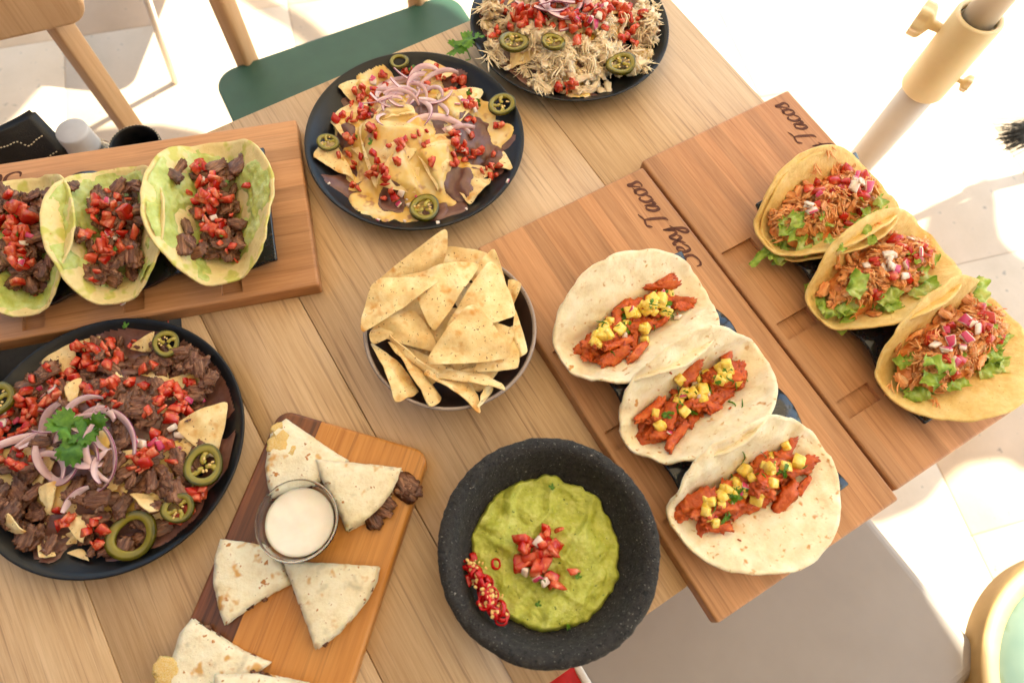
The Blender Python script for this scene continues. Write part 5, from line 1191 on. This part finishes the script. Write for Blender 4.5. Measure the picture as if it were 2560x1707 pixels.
# slim stool whose leg stands on the sunny floor
ft = G(403, 190, -.75); tp = G(338, 0, -.42)
sl = thing('metal_stool', 'slim white metal stool leg standing on the sunny floor behind the chairs', 'stool', (*ft, 0)); dd = (tp-ft)/(.33)
tops = ft+dd*.46; 
for k_, (ox, oy) in enumerate(((0, 0), (.16, .46), (-.30, .46))):
    V, F = tube([(ox, oy, 0), (ox+dd[0]*.44*(1 if ox == 0 else .0), oy+dd[1]*.44*(1 if oy == 0 else .3), .44)], .0085, 12); ob('leg', mk('leg', V, F, m_white), sl)
ob('seat', slab('seat', rounded(.40, .40, .06), .02, m_white, .005), sl, (-.04+dd[0]*.2, .31+dd[1]*.2, .4395))
# dark tuft at the right edge, built as bristles with invented handle and post
x, y = G(2352, 318, -.35); parts = []
r_ = random.Random(4)
for i in range(620):
    a = r_.gauss(.5, .12); L_ = r_.uniform(.05, .17); b0_ = Vector((.10+r_.uniform(-.02, .02), .05+r_.gauss(0, .013), r_.gauss(0, .013))); tip = Vector((.10-L_*math.cos(a*.6), .05-L_*math.sin(a)*.8+r_.gauss(0, .008), b0_.z*.6))
    parts.append(tube([b0_, (b0_+tip)/2+Vector((0, .004, 0)), tip], .0016, 4, True, lambda t: 1-.8*t))
V, F = merge(parts); br = thing('dark_tuft', 'black bristly tuft reaching in beside the umbrella pole', 'brush', (x, y, TZ-.35))
ob('bristles', mk('bristles', V, F, m_fur), br, kind='stuff'); wbox('handle', br, (.095, .045, 0), (.5, .30, .03), .02, .02, m_chairw); wbox('hook_post', br, (.5, .30, -.40), (.5, .30, .05), .03, .03, m_white)

# ---------------------------------------------------------------- umbrella
PX = np.array([.5425, .7679])
zlo, zhi = solve_z(2125, 205, PX), solve_z(2262, 42, PX)
um = thing('patio_umbrella', 'white umbrella pole with cream plastic sleeve shading the table', 'umbrella', (*PX, 0))
ob('lower_pole', lathe('lower_pole', [(0, 0), (.024, 0), (.024, TZ+zhi-.01), (0, TZ+zhi-.01)], m_white, 48), um)
ob('upper_pole', lathe('upper_pole', [(0, TZ+zhi-.012), (.0205, TZ+zhi-.012), (.0205, 2.05), (0, 2.05)], m_white, 48), um)
z0_, z1_ = TZ+zlo, TZ+zhi
ob('sleeve', lathe('sleeve', [(.0245, z0_), (.0295, z0_), (.0305, z0_+.002), (.0305, z1_-.002), (.0295, z1_), (.0250, z1_), (.0235, z1_-.004), (.0245, z1_-.01)], m_creamp, 64), um)
def knob(parent, z, ang, sc):
    V, F = [], []; n = 30; prof = [(.006, 0), (.007, .012), (.018, .018), (.0205, .022), (.0205, .032), (.0195, .034), (.0165, .034), (.0155, .024), (.004, .022), (.004, .031), (0, .031)]
    for i in range(n):
        a = 6.2832*i/n
        for j, (r, zz) in enumerate(prof):
            q = r*(1+(.12*math.cos(6*a) if r > .014 else 0)); V.append((zz, q*math.cos(a), q*math.sin(a)))
    m_ = len(prof)
    for i in range(n):
        for j in range(m_-1): F.append((i*m_+j, ((i+1) % n)*m_+j, ((i+1) % n)*m_+j+1, i*m_+j+1))
    ob('clamp_knob', mk('clamp_knob', V, F, m_creamp), parent, (.030*math.cos(ang), .030*math.sin(ang), z), (0, 0, ang), sc)
knob(um, (z0_+z1_)/2+.025, R(150), 1.0); knob(um, (z0_+z1_)/2-.03, R(-25), .5)
ob('base', lathe('base', [(0, 0), (.22, 0), (.225, .01), (.21, .04), (.05, .06), (.03, .2), (0, .2)], m_white, 48), um)
def canopy(parent, off, rad, zr, zt, n=8, sides=8, rot=0., scal=0., val=.12):
    V, F = [(off[0], off[1], zt)], []; na = 96; nr = 8
    def rd(a):
        k_ = 2*math.pi/sides; q = ((a+rot) % k_)-k_/2; return rad*math.cos(k_/2)/math.cos(q)*.5+rad*.5
    for i in range(1, nr+1):
        for j in range(na):
            a = 6.28319*j/na; t = i/nr; V.append((off[0]+rd(a)*t*math.cos(a), off[1]+rd(a)*t*math.sin(a), zt+(zr-zt)*t+.03*t*(1-t)))
    for j in range(na):   # valance with scallops
        a = 6.28319*j/na; V.append((off[0]+rd(a)*1.002*math.cos(a), off[1]+rd(a)*1.002*math.sin(a), zr-val*(.75+.25*abs(math.sin(a*24)))))
    for j in range(na): F.append((0, 1+j, 1+(j+1) % na))
    for i in range(nr):
        for j in range(na): F.append((1+i*na+j, 1+(i+1)*na+j, 1+(i+1)*na+(j+1) % na, 1+i*na+(j+1) % na))
    o = ob('canopy', mk('canopy', V, F, m_canvas), parent); solid(o, .0015); return o
# shade on the seat plane should be centred near (-.686,-.077) with radius 1.3
ZR = 2.12
sh = np.array([SUNV.x, SUNV.y])/SUNV.z*(ZR-(TZ-.3))
can_c = np.array([-.695, -.085])+sh
canopy(um, can_c-PX, 1.30, ZR, ZR+.32)
V, F = tube([(0, 0, 2.04), tuple((can_c-PX)*.5)+(2.25,), tuple(can_c-PX)+(ZR+.31,)], .0205, 16); ob('tilt_arm', mk('tilt_arm', V, F, m_white), um)
# ---------------------------------------------------------------- unseen canvas added to cast shadows on the floor
def sunlift(px, py, z): 
    """plan position at height z (above floor) of what shades the floor point seen at px,py"""
    q = G(px, py, -TZ); return q+np.array([SUNV.x, SUNV.y])/SUNV.z*z
p_a, p_b = G(235, 25, -TZ), G(92, 246, -TZ); ch_ = p_b-p_a; hl = np.hypot(*ch_)/2; nrm = np.array([ch_[1], -ch_[0]])/(2*hl); nrm = nrm if nrm[0] < 0 else -nrm
R2 = 1.25; cen = (p_a+p_b)/2+nrm*math.sqrt(R2**2-hl**2); ZN = 2.25; c2 = cen+np.array([SUNV.x, SUNV.y])/SUNV.z*ZN
u2 = thing('patio_umbrella', 'unseen cream canvas umbrella added to shade the floor behind the beech chair', 'umbrella', (*c2, 0))  # unseen umbrella, added only for its shadow edge on the floor
canopy(u2, (0, 0), R2, ZN, ZN+.3, val=.02)
ob('pole', lathe('pole', [(0, 0), (.02, 0), (.02, ZN+.29), (0, ZN+.29)], m_white, 24), u2)
def cloth(name, label, pix, z, cat, wav=.02):
    P = [sunlift(px, py, z) for px, py in pix]; c = sum(P)/len(P); P = resample(cat_smooth(P+[P[0]], 6)[:-1], .03)
    P = [p-c for p in P]; P = [p*(1+wav*n3(p[0]*14, p[1]*14, 2)) for p in P]
    V2, F = tri_sheet(P, .08); t = thing(name, label, cat, (*c, z))
    o = ob('canvas', mk('canvas', [(x, y, .05*n3(x*2, y*2, 1)) for x, y in V2], F, m_canvas), t); solid(o, .0015); return t
cloth('added_shade_cloth', 'unseen ragged cream cloth added to shade the floor beyond the umbrella', [(1900, 560), (2050, 525), (2120, 532), (2135, 470), (2215, 455), (2238, 410), (2275, 420), (2290, 520), (2300, 560), (2352, 600), (2480, 660), (2520, 900), (2420, 1060), (2352, 1085), (2300, 1060), (2210, 1072), (2150, 1130), (2095, 1180), (2000, 1205), (1900, 1150), (1850, 850)], 2.2, 'canopy', .03)  # added cloth out of view, cut to the outline of the floor shadow
tr = [sunlift(px, py, 2.2) for px, py in cat_smooth([(530, -40), (600, 8), (665, 45), (720, 85), (770, 140)], 14)]  # added strip out of view, traced back from the wavy floor shadow
V, F = [], []; c = tr[0]
for i, p in enumerate(tr):
    t = tr[min(i+1, len(tr)-1)]-tr[max(i-1, 0)]; t /= np.hypot(*t); n = np.array([-t[1], t[0]]); s_ = .028+.007*abs(math.sin(i*.8))
    V += [(*(p-c+n*s_), 0), (*(p-c-n*s_), 0)]
for i in range(len(tr)-1): F.append((2*i, 2*i+1, 2*i+3, 2*i+2))
t = thing('shadow_strip', 'unseen strip of cream fabric added to cast a wavy shadow line on the floor', 'trim', (*c, 2.2)); o = ob('strip', mk('strip', V, F, m_canvas), t); solid(o, .002)
